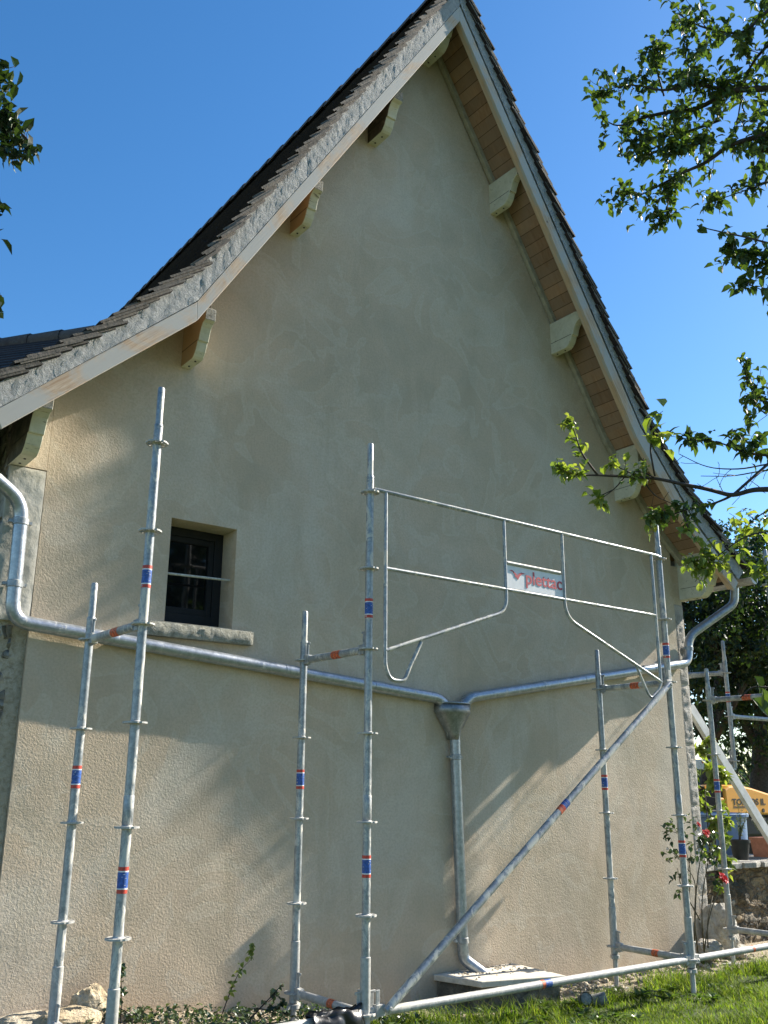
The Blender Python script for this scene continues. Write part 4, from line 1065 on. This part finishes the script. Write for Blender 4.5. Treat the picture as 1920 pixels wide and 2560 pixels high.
# pale board leaning diagonally near the corner
a = AT(1725, 1765, 1.55); b_ = AT(1960, 2150, 1.25); b_[2] = max(b_[2], zt2)
mb = MB(); d = b_-a; d /= np.linalg.norm(d); n_ = V(0, 1, 0); n_ = n_-d*(n_@d); n_ /= np.linalg.norm(n_); s_ = np.cross(d, n_)
mb.obox((a+b_)/2, (d, s_, n_), (np.linalg.norm(b_-a)/2, 0.052, 0.014)); mb.obox((a+b_)/2+n_*0.02-s_*0.045, (d, s_, n_), (np.linalg.norm(b_-a)/2, 0.006, 0.016))
o = build('plank', mb, alum, None, origin=b_, bevel=0.003); tag(o, 'long pale board leaning diagonally behind the corner scaffold post', 'board')

# ------------------------------------------------------------------ vegetation
def leaves_on(mb, p, r, n, spread, ln, wd, droop=0.35, upbias=0.2):
    for _ in range(n):
        d = rv(r)+V(0, 0, -0.15); q_ = p+rv(r)*spread*r.random()
        leafmesh(mb, q_, d, V(0, 0, 1)*0.9+rv(r)*0.5+V(0, 0, upbias), ln*r.uniform(0.65, 1.25), wd*r.uniform(0.7, 1.2), droop=droop)
def twig_path(p, d, ln, r, n=4, wob=0.25):
    P = [p]; d = d/np.linalg.norm(d)
    for i in range(n): d = d+rv(r)*wob; d /= np.linalg.norm(d); P.append(P[-1]+d*ln/n)
    return P
# apple tree : trunk off to the right of the frame, limbs reach into the picture
ap = thing('apple_tree', (4.6, -4.0, -0.25), 'apple tree whose leafy limbs reach in from the right in front of the house', 'tree')
wood = MB(); lf = MB(); yl = MB(); r = rng(21)
fork = V(4.5, -3.8, 2.2)
wood.tube([(4.6, -4.0, -0.35), (4.58, -3.95, 0.8), (4.5, -3.8, 2.2)], [0.17, 0.13, 0.11], 12)
def limb(pts, r0_, r1_, leaves, sub, sublen, ln, wd, spread=0.05, tgt=None, start=0.0, bareroot=False, anc=None):
    """pts: (u, v, depth) photo points; twig with side twigs and leaves"""
    if anc is None and pts[0][0] >= 1925: anc = fork+V(0.05, 0.1, 0.3)
    if anc is None and pts[0][0] <= -45: anc = LF
    P = [AD(*p) for p in pts]
    if anc is not None: P = [np.array(anc, float)]+P
    path = roundpath(P, 0.3, 4); n = len(path)
    wood.tube(path, [r0_+(r1_-r0_)*k/(n-1) for k in range(n)], 7)
    L_ = [0]
    for a_, b2 in zip(path[:-1], path[1:]): L_.append(L_[-1]+np.linalg.norm(b2-a_))
    def at(s_):
        for k in range(n-1):
            if s_ <= L_[k+1]: t_ = (s_-L_[k])/max(1e-6, L_[k+1]-L_[k]); return path[k]*(1-t_)+path[k+1]*t_, path[k+1]-path[k]
        return path[-1], path[-1]-path[-2]
    s0 = np.linalg.norm(P[1]-P[0])*0.9 if anc is not None else start*L_[-1]
    target = lf if tgt is None else tgt
    for _ in range(sub):
        s_ = r.uniform(s0, L_[-1]); p, d = at(s_); d = d/np.linalg.norm(d)
        dd_ = rv(r)*1.0+d*0.6; tp = twig_path(p, dd_, sublen*r.uniform(0.4, 1.1), r)
        wood.tube(tp, [max(0.0015, r1_*0.9*(1-0.15*k)) for k in range(len(tp))], 5)
        for k in range(1, len(tp)): leaves_on(target, tp[k], r, leaves, spread, ln, wd)
    for k in range(int((L_[-1]-s0)/0.07)):
        p, _ = at(s0+k*0.07+r.uniform(0, .05)); 
        if leaves and r.random() < 0.45: leaves_on(target, p, r, max(1, leaves//2), spread*0.8, ln, wd)
    leaves_on(target, path[-1], r, leaves*2, spread, ln, wd)
UD = 7.0; LN, WD_ = 0.068, 0.042
def a_(*p): return p
# upper crown
limb([(2000,215,6.8),(1920,222,6.8),(1821,226,6.9),(1747,274,7.0),(1658,282,7.1),(1598,297,7.1),(1543,319,7.2),(1500,292,7.2)], 0.03, 0.004, 3, 40, 0.30, LN, WD_, anc=fork+V(0, .1, .8))
limb([(1821,226,6.9),(1732,208,6.8),(1658,230,6.7),(1580,208,6.8),(1490,232,6.9)], 0.014, 0.003, 2, 36, 0.26, LN, WD_)
limb([(1760,215,6.9),(1716,165,6.8),(1706,60,6.8)], 0.008, 0.003, 2, 12, 0.2, LN*0.9, WD_*0.85)
limb([(1660,240,6.9),(1640,170,6.9),(1635,120,6.9)], 0.007, 0.003, 3, 14, 0.2, LN*0.9, WD_*0.85)
limb([(2000,320,6.6),(1920,334,6.6),(1821,363,6.7),(1765,408,6.8),(1710,430,6.9),(1650,463,6.9),(1606,486,7.0),(1538,514,7.0)], 0.024, 0.003, 2, 40, 0.24, LN, WD_, anc=fork+V(0, .1, .6))
limb([(1700,436,6.9),(1672,463,6.9),(1669,519,6.9),(1661,555,6.9)], 0.007, 0.003, 3, 12, 0.16, LN, WD_)
limb([(1784,356,6.9),(1710,363,6.9),(1610,390,7.0)], 0.010, 0.003, 3, 22, 0.22, LN, WD_)
limb([(1800,300,7.0),(1720,330,7.1),(1620,345,7.2),(1570,350,7.2)], 0.012, 0.003, 2, 26, 0.26, LN, WD_)
limb([(2000,-20,6.6),(1920,22,6.6),(1858,89,6.7),(1747,67,6.8),(1695,34,6.9)], 0.020, 0.004, 3, 40, 0.30, LN, WD_, anc=fork+V(0, .1, 1.2))
limb([(1990,60,6.9),(1920,110,6.9),(1870,170,6.9),(1850,260,7.0),(1840,330,7.0)], 0.018, 0.004, 2, 44, 0.34, LN, WD_)
limb([(1980,430,6.4),(1920,456,6.4),(1858,478,6.5),(1775,506,6.6)], 0.010, 0.003, 3, 18, 0.18, LN, WD_, anc=fork+V(0.1, 0, .5))
limb([(1930,290,6.8),(1905,380,6.7),(1890,420,6.7)], 0.012, 0.004, 2, 24, 0.3, LN, WD_)
limb([(1990,620,5.4),(1920,608,5.4),(1865,593,5.4),(1813,582,5.5),(1765,571,5.5),(1742,563,5.5)], 0.008, 0.0025, 1, 8, 0.10, LN, WD_*1.05, anc=fork+V(0.1, 0, .3))
limb([(1960,660,5.6),(1900,650,5.6),(1810,622,5.7)], 0.008, 0.0025, 3, 26, 0.18, LN*0.9, WD_)
limb([(2000,750,5.4),(1925,735,5.4),(1862,705,5.5)], 0.008, 0.0025, 3, 16, 0.17, LN, WD_, anc=fork+V(0.1, 0, .1))
# middle right
limb([(1990,1020,5.2),(1920,1010,5.2),(1880,975,5.3),(1868,940,5.3)], 0.008, 0.0025, 2, 26, 0.2, LN*0.9, WD_*0.9, anc=fork)
limb([(1868,960,5.3),(1862,920,5.3),(1858,895,5.3)], 0.004, 0.002, 2, 5, 0.06, LN*0.7, WD_*0.7)
limb([(1990,1150,5.2),(1920,1139,5.2),(1864,1132,5.2),(1795,1104,5.1),(1720,1100,5.1)], 0.010, 0.003, 3, 18, 0.16, LN, WD_, anc=fork+V(0, 0, -.1))
limb([(1980,1150,5.1),(1920,1160,5.1),(1847,1174,5.0),(1767,1170,5.0),(1698,1135,5.0)], 0.007, 0.002, 0, 8, 0.16, LN*0.7, WD_*0.7, anc=fork+V(0, 0, -.1))
limb([(1980,1180,5.3),(1920,1174,5.3),(1830,1191,5.2),(1752,1190,5.2)], 0.007, 0.002, 0, 8, 0.2, LN*0.6, WD_*0.6)
limb([(2010,1225,4.9),(1920,1223,4.9),(1882,1224,4.9),(1830,1240,4.9),(1770,1223,4.8),(1704,1210,4.8),(1637,1195,4.7),(1550,1191,4.7),(1494,1188,4.7),(1445,1188,4.7),(1407,1178,4.7)], 0.017, 0.003, 0, 10, 0.10, LN*0.6, WD_*0.6, anc=fork+V(0, 0, -.2))
def sprig(pts, r0_, leaves, sub, ln=LN*0.72, wd=WD_*0.8, sublen=0.07, start=0.3): limb(pts, r0_, 0.002, leaves, sub, sublen, ln, wd, 0.025, yl, start)
sprig([(1494,1188,4.7),(1452,1132,4.7),(1438,1083,4.7),(1424,1048,4.7)], 0.006, 1, 9)
sprig([(1470,1188,4.7),(1430,1184,4.7),(1400,1172,4.7)], 0.004, 1, 12, start=0.1)
sprig([(1600,1193,4.7),(1560,1175,4.7),(1530,1160,4.7)], 0.004, 1, 6)
sprig([(1637,1195,4.7),(1610,1180,4.7),(1580,1178,4.7)], 0.004, 1, 6)
sprig([(1560,1195,4.7),(1536,1223,4.7),(1504,1246,4.7)], 0.004, 2, 2, start=0.8)
sprig([(1536,1223,4.7),(1500,1240,4.7),(1488,1235,4.7)], 0.003, 1, 1, start=0.9)
sprig([(1637,1191,4.6),(1625,1125,4.6),(1630,1090,4.6),(1632,1045,4.6)], 0.005, 1, 4, LN*1.2, WD_*1.2, start=0.55)
limb([(1613,1209,4.8),(1637,1240,4.8),(1700,1268,4.8)], 0.004, 0.002, 0, 3, 0.1, LN*0.6, WD_*0.6)
limb([(1920,1160,5.0),(1830,1240,4.9),(1788,1258,4.9),(1725,1270,4.8),(1676,1289,4.8),(1646,1298,4.8)], 0.008, 0.002, 2, 8, 0.10, LN*0.8, WD_*0.8, start=0.35)
sprig([(1690,1284,4.8),(1665,1292,4.8),(1630,1298,4.8)], 0.003, 2, 6)
sprig([(1707,1282,4.7),(1725,1335,4.7),(1760,1370,4.7),(1775,1412,4.7)], 0.005, 1, 14, LN*0.85, WD_*0.85, 0.09, 0.2)
sprig([(2000,1310,4.7),(1920,1328,4.7),(1868,1338,4.7),(1805,1380,4.7),(1760,1422,4.7)], 0.007, 1, 16, LN*0.8, WD_*0.8, 0.10, 0.45)
sprig([(1760,1422,4.7),(1735,1412,4.7),(1712,1400,4.7)], 0.003, 2, 6)
limb([(2000,1250,5.6),(1930,1270,5.6),(1880,1300,5.6),(1860,1330,5.7)], 0.008, 0.002, 2, 12, 0.2, LN, WD_, tgt=yl)
limb([(2000,1420,5.2),(1930,1440,5.2),(1890,1430,5.2)], 0.006, 0.002, 2, 10, 0.16, LN, WD_, tgt=yl)
limb([(2020,1700,3.0),(1930,1720,3.0),(1880,1715,3.0),(1850,1745,3.0)], 0.004, 0.002, 0, 1, 0.02, LN*0.9, WD_, anc=None)
for (u, v) in ((1885, 1690), (1905, 1720), (1880, 1745)): leafmesh(lf, AD(u, v, 3.0), V(0.3, -0.2, -0.6)+rv(r)*0.3, V(-0.3, -1, 0.3), 0.075, 0.05)
build('branches', wood, twigm, ap, smooth=True); build('leaves', lf, appleleaf, ap); build('young_leaves', yl, youngleaf, ap)

# generic tree
def tree(name, base, h, crown_c, crown_r, nclump, per, leafsz, mt, lab, seed, grp=None, trunk_r=0.2, limbs=9, gap=0.0, shape=None, bmat=None, extra=None):
    t = thing(name, base, lab, 'tree', grp); r = rng(seed); wd_ = MB(); lf_ = MB(); base = np.array(base, float); cc = np.array(crown_c, float); cr_ = np.array(crown_r, float)
    top = cc+V(0, 0, cr_[2]*0.3); tp = [base+V(0, 0, -0.1), base*0.6+np.array([cc[0], cc[1], base[2]])*0.4+V(r.uniform(-.2, .2), 0, h*0.3), cc-V(0, 0, cr_[2]*0.45), top]
    tp = roundpath(tp, 1.0, 5); wd_.tube(tp, [trunk_r*(1-0.85*k/(len(tp)-1)) for k in range(len(tp))], 10)
    tips = []
    for i in range(limbs):
        k = int(len(tp)*r.uniform(0.4, 0.95)); p = tp[min(k, len(tp)-1)]; d = rv(r); d[2] = abs(d[2])*0.5+0.1
        e = cc+d*cr_*0.85; P = roundpath([p, (p+e)/2+rv(r)*0.2, e], 0.5, 4); wd_.tube(P, [trunk_r*0.38*(1-0.85*j/(len(P)-1)) for j in range(len(P))], 7)
        tips += P[2:]
    for i in range(nclump):
        if r.random() < 0.55: 
            d = rv(r); c = cc+d*cr_*(0.55+0.5*r.random()**0.5)
        else: c = tips[r.randrange(len(tips))]+rv(r)*cr_*0.22
        if shape is not None and not shape(c, r): continue
        s_ = r.uniform(0.5, 1.2)*crown_r[0]*0.15
        for _ in range(int(per*r.uniform(0.6, 1.3))):
            p = c+rv(r)*s_*(r.random()**0.6)*np.array([1.2, 1.2, 0.7]); ln = leafsz*r.uniform(0.6, 1.3)
            leafmesh(lf_, p, rv(r)+V(0, 0, -0.2), V(0, 0, 1)+rv(r)*0.7, ln, ln*0.62)
    build('trunk', wd_, bmat or bark, t, smooth=True); build('crown', lf_, mt, t); return t
def gp(u, v, dep): p = AD(u, v, dep); return p
# background trees seen right of the house
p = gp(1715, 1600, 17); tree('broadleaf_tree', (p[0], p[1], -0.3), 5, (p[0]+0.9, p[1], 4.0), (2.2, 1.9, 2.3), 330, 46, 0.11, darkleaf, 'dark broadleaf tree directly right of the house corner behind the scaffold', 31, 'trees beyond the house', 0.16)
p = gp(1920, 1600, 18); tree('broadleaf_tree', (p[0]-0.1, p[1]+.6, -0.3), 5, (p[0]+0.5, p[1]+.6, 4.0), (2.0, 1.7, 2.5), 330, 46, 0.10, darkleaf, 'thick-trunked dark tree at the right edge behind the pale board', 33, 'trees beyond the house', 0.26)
p = gp(1890, 1340, 20); tree('broadleaf_tree', (p[0], p[1], -0.3), 7, (p[0]+0.5, p[1], 4.1), (2.6, 2.3, 1.9), 260, 46, 0.12, appleleaf, 'lighter green tree rising above the right eave', 35, 'trees beyond the house', 0.2)
p = gp(1765, 2010, 9.5)
tree('garden_shrub', (p[0], p[1], -0.3), 1.5, (p[0], p[1], p[2]-0.1), (0.20, 0.25, 0.85), 46, 22, 0.085, youngleaf, 'bright yellow-green shrub between the corner and the further scaffold', 36, None, 0.03, 6)
p = gp(1872, 1890, 24); tree('young_conifer', (p[0], p[1], -0.3), 3, (p[0], p[1], 2.2), (1.0, 0.8, 1.7), 70, 40, 0.09, bluegreen, 'thin pale conifer in sun beyond the yellow machine', 38, None, 0.05, 10)
# unseen tree right of the scaffold, its crown shaped to shade parts of the wall
pt = thing('shading_tree', (8.6, 1.7, -0.3), 'unseen tree beyond the right end of the scaffold with crown shaped to shade the wall', 'tree')
r = rng(41); wood = MB(); lf = MB()
PTH = roundpath([(8.6, 1.7, -0.4), (8.5, 1.62, 2.2), (8.35, 1.45, 4.2), (8.0, 0.75, 5.9), (7.4, 0.15, 7.0), (7.0, 0.10, 8.3)], 0.8, 5)
wood.tube(PTH, [0.13*(1-0.82*k/(len(PTH)-1)) for k in range(len(PTH))], 10)
wood.tube(roundpath([(8.1, 0.9, 5.7), (8.6, 0.45, 6.9), (8.9, 0.3, 7.8)], 0.4, 4), 0.03, 8); wood.tube(roundpath([(8.2, 1.1, 5.3), (9.4, 1.5, 5.4), (10.6, 1.7, 5.9)], 0.4, 4), 0.03, 8)
POLY = [(-0.45, 1.36), (-0.30, 1.18), (0.10, 0.88), (0.30, 0.62), (0.34, 0.30), (0.12, 0.05), (0.05, -0.3), (1.62, -0.3), (1.57, 0.12), (1.43, 0.47), (1.0, 1.9), (-0.6, 1.9)]  # outline of the shade wanted on the wall
def inpoly(x, y, P):
    c = False; j = len(P)-1
    for i in range(len(P)):
        if (P[i][1] > y) != (P[j][1] > y) and x < (P[j][0]-P[i][0])*(y-P[i][1])/(P[j][1]-P[i][1])+P[i][0]: c = not c
        j = i
    return c
def casts_wall_shade(tx, tz):  # keeps only leaves whose shadow lands in the wanted wall areas
    if inpoly(tx, tz, POLY): return math.hypot((tx-0.93)/0.13, (tz-0.34)/0.13) > 1 and math.hypot((tx-1.22)/0.14, (tz-0.08)/0.10) > 1
    return -1.30 < tx < -0.2 and 2.24 < tz < 3.3
n = 0; tips = []
while n < 5200:
    x, y, z = r.uniform(5.9, 9.2), r.uniform(0.0, 0.42), r.uniform(4.4, 8.9)
    k = WY-y
    if not casts_wall_shade(x-7.8*k, z-5.3*k): continue
    if x < 6.4 and z < 7.2: continue
    leafmesh(lf, V(x, y, z), rv(r)+V(0, 0, -.2), V(0, 0, 1)+rv(r)*0.7, 0.06*r.uniform(.7, 1.2), 0.04); n += 1
    if n % 140 == 0: tips.append((x, y, z))
for _ in range(5200):
    c = V(10.6, 1.7, 5.6)+rv(r)*V(1.0, 0.6, 1.2)*r.random()**0.4; leafmesh(lf, c, rv(r)+V(0, 0, -.2), V(0, 0, 1)+rv(r)*0.7, 0.06*r.uniform(.7, 1.2), 0.04)
for q_ in tips:
    k = min(range(8, len(PTH)), key=lambda i: np.linalg.norm(PTH[i]-V(*q_))); wood.tube(roundpath([PTH[k], (PTH[k]+V(*q_))/2+V(0, 0, .1), q_], 0.2, 3), 0.006, 5)
build('trunk', wood, bark, pt, smooth=True); build('crown', lf, appleleaf, pt)
# trees behind the viewer, mirrored in the window pane
tree('broadleaf_tree', (6.4, -14, -0.3), 6, (6.4, -14, 5.6), (3.6, 3.0, 3.8), 520, 34, 0.2, darkleaf, 'garden tree opposite the gable, mirrored in the window', 43, None, 0.25)
tree('broadleaf_tree', (0.0, -17, -0.3), 6, (0.0, -17, 5.5), (3.2, 3.0, 3.4), 170, 34, 0.2, darkleaf, 'tall garden tree far behind the viewer', 44, None, 0.25)
# far hedge line
hd = MB(); r = rng(50)
for _ in range(9000):
    a0_ = r.uniform(20, 62); an = math.radians(a0_); D = r.uniform(55, 60); p = V(CAM[0]+D*math.sin(an), CAM[1]+D*math.cos(an), 0); z = r.random()**0.8*(2.2+1.2*N3(a0_*0.7, 0, 0)); p[2] = -0.3+z
    leafmesh(hd, p, rv(r), V(0, 0, 1)+rv(r)*0.6, 0.7, 0.5)
tag(build('woodland', hd, bluegreen, None, origin=(30, 30, -.3)), 'distant hazy woodland edge along the horizon', 'woodland', kind='stuff')

# left tree tips with seed pods
lt = thing('locust_tree', (-6.8, 1.2, -0.3), 'leafy tree with oval leaves and pale seed pods at the left edge', 'tree')
wood = MB(); lf = MB(); pods = MB(); r = rng(61)
wood.tube([(-6.8, 1.2, -0.4), (-6.6, 1.1, 2.0), (-6.2, 0.9, 3.8)], [0.16, 0.12, 0.08], 12)
LF = V(-6.2, .9, 3.8)
def llimb(pts, sub, n, anc=None, sublen=0.12, start=0.4, tgt=None):
    global lf
    limb(pts, 0.006, 0.002, max(1, n-1), int(sub*0.8), sublen, 0.070, 0.047, 0.035, lf, start, anc=anc)
llimb([(-150,200,4.6),(-40,230,4.5),(20,300,4.5),(60,380,4.5)], 26, 3, LF)
llimb([(-60,260,4.5),(0,340,4.5),(30,400,4.5)], 18, 3)
llimb([(20,300,4.5),(70,350,4.5),(85,370,4.5)], 6, 1, sublen=0.06, start=0.5)
llimb([(-60,120,4.6),(-10,170,4.6),(5,230,4.5)], 12, 3)
llimb([(-150,480,4.0),(-60,500,4.0),(5,530,4.0)], 9, 3, LF, start=0.5)
llimb([(-60,560,4.0),(-5,590,4.0)], 5, 2)
llimb([(-150,700,4.2),(-40,720,4.2),(5,740,4.2)], 6, 2, LF, start=0.6)
llimb([(-50,740,4.2),(-5,790,4.2)], 5, 2)
for (u, v) in ((24,400),(33,408),(43,398),(50,408),(58,395),(62,378),(35,418),(15,385)):
    p = AD(u, v-60, 4.5); q_ = AD(u, v-10, 4.5)
    wood.tube([p, q_], 0.001, 5); leafmesh(pods, q_, V(0, 0, -1)+rv(r)*0.1, rv(r), 0.055, 0.012); leafmesh(pods, AD(u+r.uniform(-12, 12), v-45, 4.5), V(0, 0, -1)+rv(r)*0.2, rv(r), 0.045, 0.012)
build('branches', wood, twigm, lt, smooth=True); build('leaves', lf, locustleaf, lt); build('seed_pods', pods, podm, lt)

# rose bush at right corner
rb = thing('rose_bush', (4.0, 0.62, -0.28), 'tall red rose bush with bare stems by the right corner', 'rose bush')
wood = MB(); lf = MB(); fl_ = MB(); r = rng(71)
def cane(pts, y, r0_=0.006, n=0, r1_=0.002, start=0.4, leafs=2, sub=6):
    P = roundpath([AT(u, v, yy) for (u, v, yy) in [(a, b__, y if len(c__) == 0 else c__[0]) for a, b__, *c__ in pts]], 0.2, 4)
    wood.tube(P, [r0_+(r1_-r0_)*k/(len(P)-1) for k in range(len(P))], 6)
    for _ in range(sub):
        t_ = r.uniform(start, 1.0)*(len(P)-1); i0 = min(int(t_), len(P)-2); p = P[i0]+(P[i0+1]-P[i0])*(t_-i0)
        tp = twig_path(p, rv(r)+V(0, 0, 0.2), 0.10, r, 3); wood.tube(tp, 0.0015, 5)
        for q_ in tp[1:]:
            for _ in range(leafs): leafmesh(lf, q_, rv(r)+V(0, 0, -0.1), V(0, 0, 1)+rv(r)*0.5, 0.05*r.uniform(0.7, 1.2), 0.034)
    return P
cane([(1735, 2385), (1722, 2250), (1728, 2170), (1700, 2080), (1655, 2078)], 0.55, sub=7, start=0.8)
cane([(1735, 2385), (1740, 2220), (1755, 2120), (1765, 2070)], 0.60, sub=9, start=0.6)
cane([(1760, 2380), (1752, 2250), (1775, 2130), (1790, 2085)], 0.62, sub=9, start=0.6)
cane([(1760, 2380), (1775, 2280), (1800, 2220), (1806, 2190)], 0.55, sub=3, start=0.5)
cane([(1720, 2385), (1712, 2300), (1716, 2200), (1732, 2110)], 0.50, sub=5, start=0.6)
cane([(1745, 2385), (1735, 2290), (1742, 2200), (1700, 2150), (1668, 2118)], 0.62, sub=4, start=0.85)
cane([(1770, 2370), (1768, 2300), (1782, 2240)], 0.6, sub=0); cane([(1750, 2300), (1700, 2210), (1694, 2170)], 0.6, sub=3, start=0.7)
for (u, v) in ((1662, 2095), (1668, 2132), (1720, 2045), (1728, 2060)):
    for _ in range(4): leafmesh(lf, AT(u+r.uniform(-14, 14), v+r.uniform(-10, 10), 0.58), rv(r), V(0, 0, 1)+rv(r)*0.5, 0.05, 0.036)
def bloom(c, s_, seed):
    rr = rng(seed); mb = MB()
    for ring, (n_, tilt, ls) in enumerate(((7, 0.25, 1.0), (6, 0.7, 0.85), (5, 1.3, 0.6), (3, 2.2, 0.4))):
        for k in range(n_):
            an = 2*math.pi*(k+0.4*ring)/n_+rr.uniform(-.2, .2); d = V(math.cos(an), -0.5+math.sin(an)*0.6, math.sin(an)*0.7+tilt*0.4-0.2); leafmesh(mb, c+V(0, -0.004*ring, 0), d, V(0, -1, 0.3), s_*ls, s_*0.85*ls, droop=0.15)
    return mb
for i, (u, v, s_) in enumerate(((1806, 2197, 0.062), (1762, 2085, 0.045), (1745, 2062, 0.03), (1768, 2080, 0.03))):
    build('rose_bloom', bloom(AT(u, v, 0.56), s_, i), petal, rb)
build('stems', wood, greentwig, rb, smooth=True); build('leaves', lf, roseleaf, rb)

# bramble shoots at lower left
def shoot(name, lab, specs, seed, young):
    global wood, lf
    wood = MB(); lf = MB(); t = thing(name, AT(specs[0][0][0][0], specs[0][0][0][1], 0.75), lab, 'bramble'); rr = rng(seed)
    for pts, nl, r0_ in specs:
        P = roundpath([AT(u, v, 0.75) for u, v in pts], 0.15, 4); wood.tube(P, [r0_*(1-0.7*k/(len(P)-1)) for k in range(len(P))], 6)
        for _ in range(nl):
            t_ = rr.uniform(0.15, 1)*(len(P)-1); i0 = min(int(t_), len(P)-2); p = P[i0]+(P[i0+1]-P[i0])*(t_-i0)
            leafmesh(lf, p+rv(rr)*0.012, rv(rr)+V(0, 0, 0.2), V(0, -0.6, 1)+rv(rr)*0.5, 0.042*rr.uniform(0.5, 1.1), 0.028)
    build('stem', wood, twigm, t, smooth=True); build('leaves', lf, youngleaf if young else roseleaf, t); return t
shoot('bramble_shoot', 'slender arching green shoot in front of the wall left of the middle posts', [([(545, 2565), (575, 2480), (600, 2425), (632, 2395)], 26, 0.004), ([(628, 2400), (632, 2375), (634, 2362)], 12, 0.002)], 1, True)
shoot('bramble_shoot', 'thick cut stem leaning right in front of the middle posts', [([(600, 2575), (660, 2510), (710, 2458)], 8, 0.006), ([(640, 2520), (700, 2530), (760, 2550)], 22, 0.003), ([(670, 2505), (690, 2490), (680, 2475)], 10, 0.002), ([(650, 2545), (700, 2520), (710, 2500)], 16, 0.002)], 2, False)
shoot('bramble_shoot', 'small leafy sprig climbing beside the second post', [([(300, 2565), (305, 2500), (303, 2430), (306, 2412)], 40, 0.003), ([(300, 2520), (330, 2540), (360, 2560)], 6, 0.003)], 3, False)
shoot('bramble_shoot', 'short curling dark twig at the bottom edge between posts', [([(370, 2565), (345, 2540), (310, 2515)], 4, 0.003), ([(350, 2550), (358, 2530), (362, 2518)], 5, 0.003)], 4, False)

# ivy ground cover at the bottom left, grass, broad-leaved weeds
iv = MB(); r = rng(81)
for _ in range(2600):
    x = r.uniform(-1.6, 0.7); y = r.uniform(0.0, 0.98); 
    if N3(x*3, y*3, 1) < -0.15: continue
    z = gz(x, y)+r.uniform(0.0, 0.07); leafmesh(iv, V(x, y, z), rv(r)+V(0, 0, .1), V(0, 0, 1)+rv(r)*0.4, 0.032*r.uniform(.6, 1.2), 0.026)
tag(build('ivy', iv, roseleaf, None, origin=(-.5, .5, 0)), 'small-leaved ivy and ground cover along the left wall foot', 'ivy', kind='stuff')
gr = MB(); r = rng(82)
def blade(mb, p, h, w, lean, an):
    d = V(math.cos(an), math.sin(an), 0); s_ = V(-d[1], d[0], 0)*w
    p1_ = p+V(0, 0, h*0.5)+d*lean*0.3; p2_ = p+V(0, 0, h)+d*lean
    mb.add([p-s_, p+s_, p1_+s_*0.8, p1_-s_*0.8, p2_], [(0, 1, 2, 3), (3, 2, 4)])
n = 0
while n < 80000:
    x = r.uniform(0.2, 6.5); y = r.uniform(-1.6, 0.95)
    if x > 4.9: y = r.uniform(-1.6, 1.2)
    dn = 0.5+0.5*N3(x*2.2, y*2.2, 7)+0.25*N3(x*7, y*7, 2)
    lim = 0.52+0.22*N3(x*2.0, 0, 4)
    if y > lim and r.random() > 0.10: continue
    if r.random() > 1.5*dn-0.05: continue
    tall = 0.5+0.9*max(0, N3(x*1.7, y*1.7, 11)+0.15)
    if 0.25 < y < 0.62: tall += 0.55
    if 1.1 < x < 2.5 and y > 0.42: tall = 0.25
    h = (0.022+0.075*r.random()**1.5)*tall; blade(gr, V(x, y, gz(x, y)-0.005), h, 0.0018+0.0016*r.random(), h*r.uniform(0.2, 1.5), r.uniform(0, 6.28)); n += 1
tag(build('grass', gr, grassm, None, origin=(3, -.3, -.25)), 'sunlit tufty green grass in front of the wall', 'grass', kind='stuff')
wd2 = MB(); r = rng(83)
for _ in range(150):
    x = r.uniform(0.1, 3.6); y = r.uniform(-0.35, 0.6)
    if x > 1.9 and r.random() < 0.6: continue
    for k in range(r.randint(4, 8)):
        an = r.uniform(0, 6.28); leafmesh(wd2, V(x, y, gz(x, y)+0.01), V(math.cos(an), math.sin(an), r.uniform(0.5, 1.5)), V(0, 0, 1), 0.085*r.uniform(0.6, 1.1), 0.034, droop=0.4)
tag(build('weeds', wd2, weedm, None, origin=(1.5, .2, -.25)), 'broad-leaved weeds among the grass below the slab', 'weeds', kind='stuff')
# two grey clay pipe pieces lying in the grass
for i, (u, v, lab, rot) in enumerate(((1463, 2500, 'short grey clay pipe piece in the grass, left one with its back turned', 2.4), (1500, 2500, 'short grey clay pipe piece in the grass, right one with open end', 0.5))):
    c = AT(u, v, 0.33); d = V(math.cos(rot)*0.6, -0.55, 0.25); d /= np.linalg.norm(d)
    mb = MB().tube([c-d*0.06, c+d*0.05], [0.050, 0.044], 20, cap=False); mb.tube([c+d*0.05, c-d*0.055], [0.038, 0.040], 20)
    mb.f.append(tuple()) if False else None
    o_ = len(mb.v)
    o = build('clay_pipe', mb, potgrey, None, smooth=True, origin=c, autosmooth=40); tag(o, lab, 'pipe')

for o in list(bpy.data.objects):
    if '_w' in o: del o['_w']
    if o.name not in scene.collection.objects and o.users_collection == (): bpy.data.objects.remove(o)
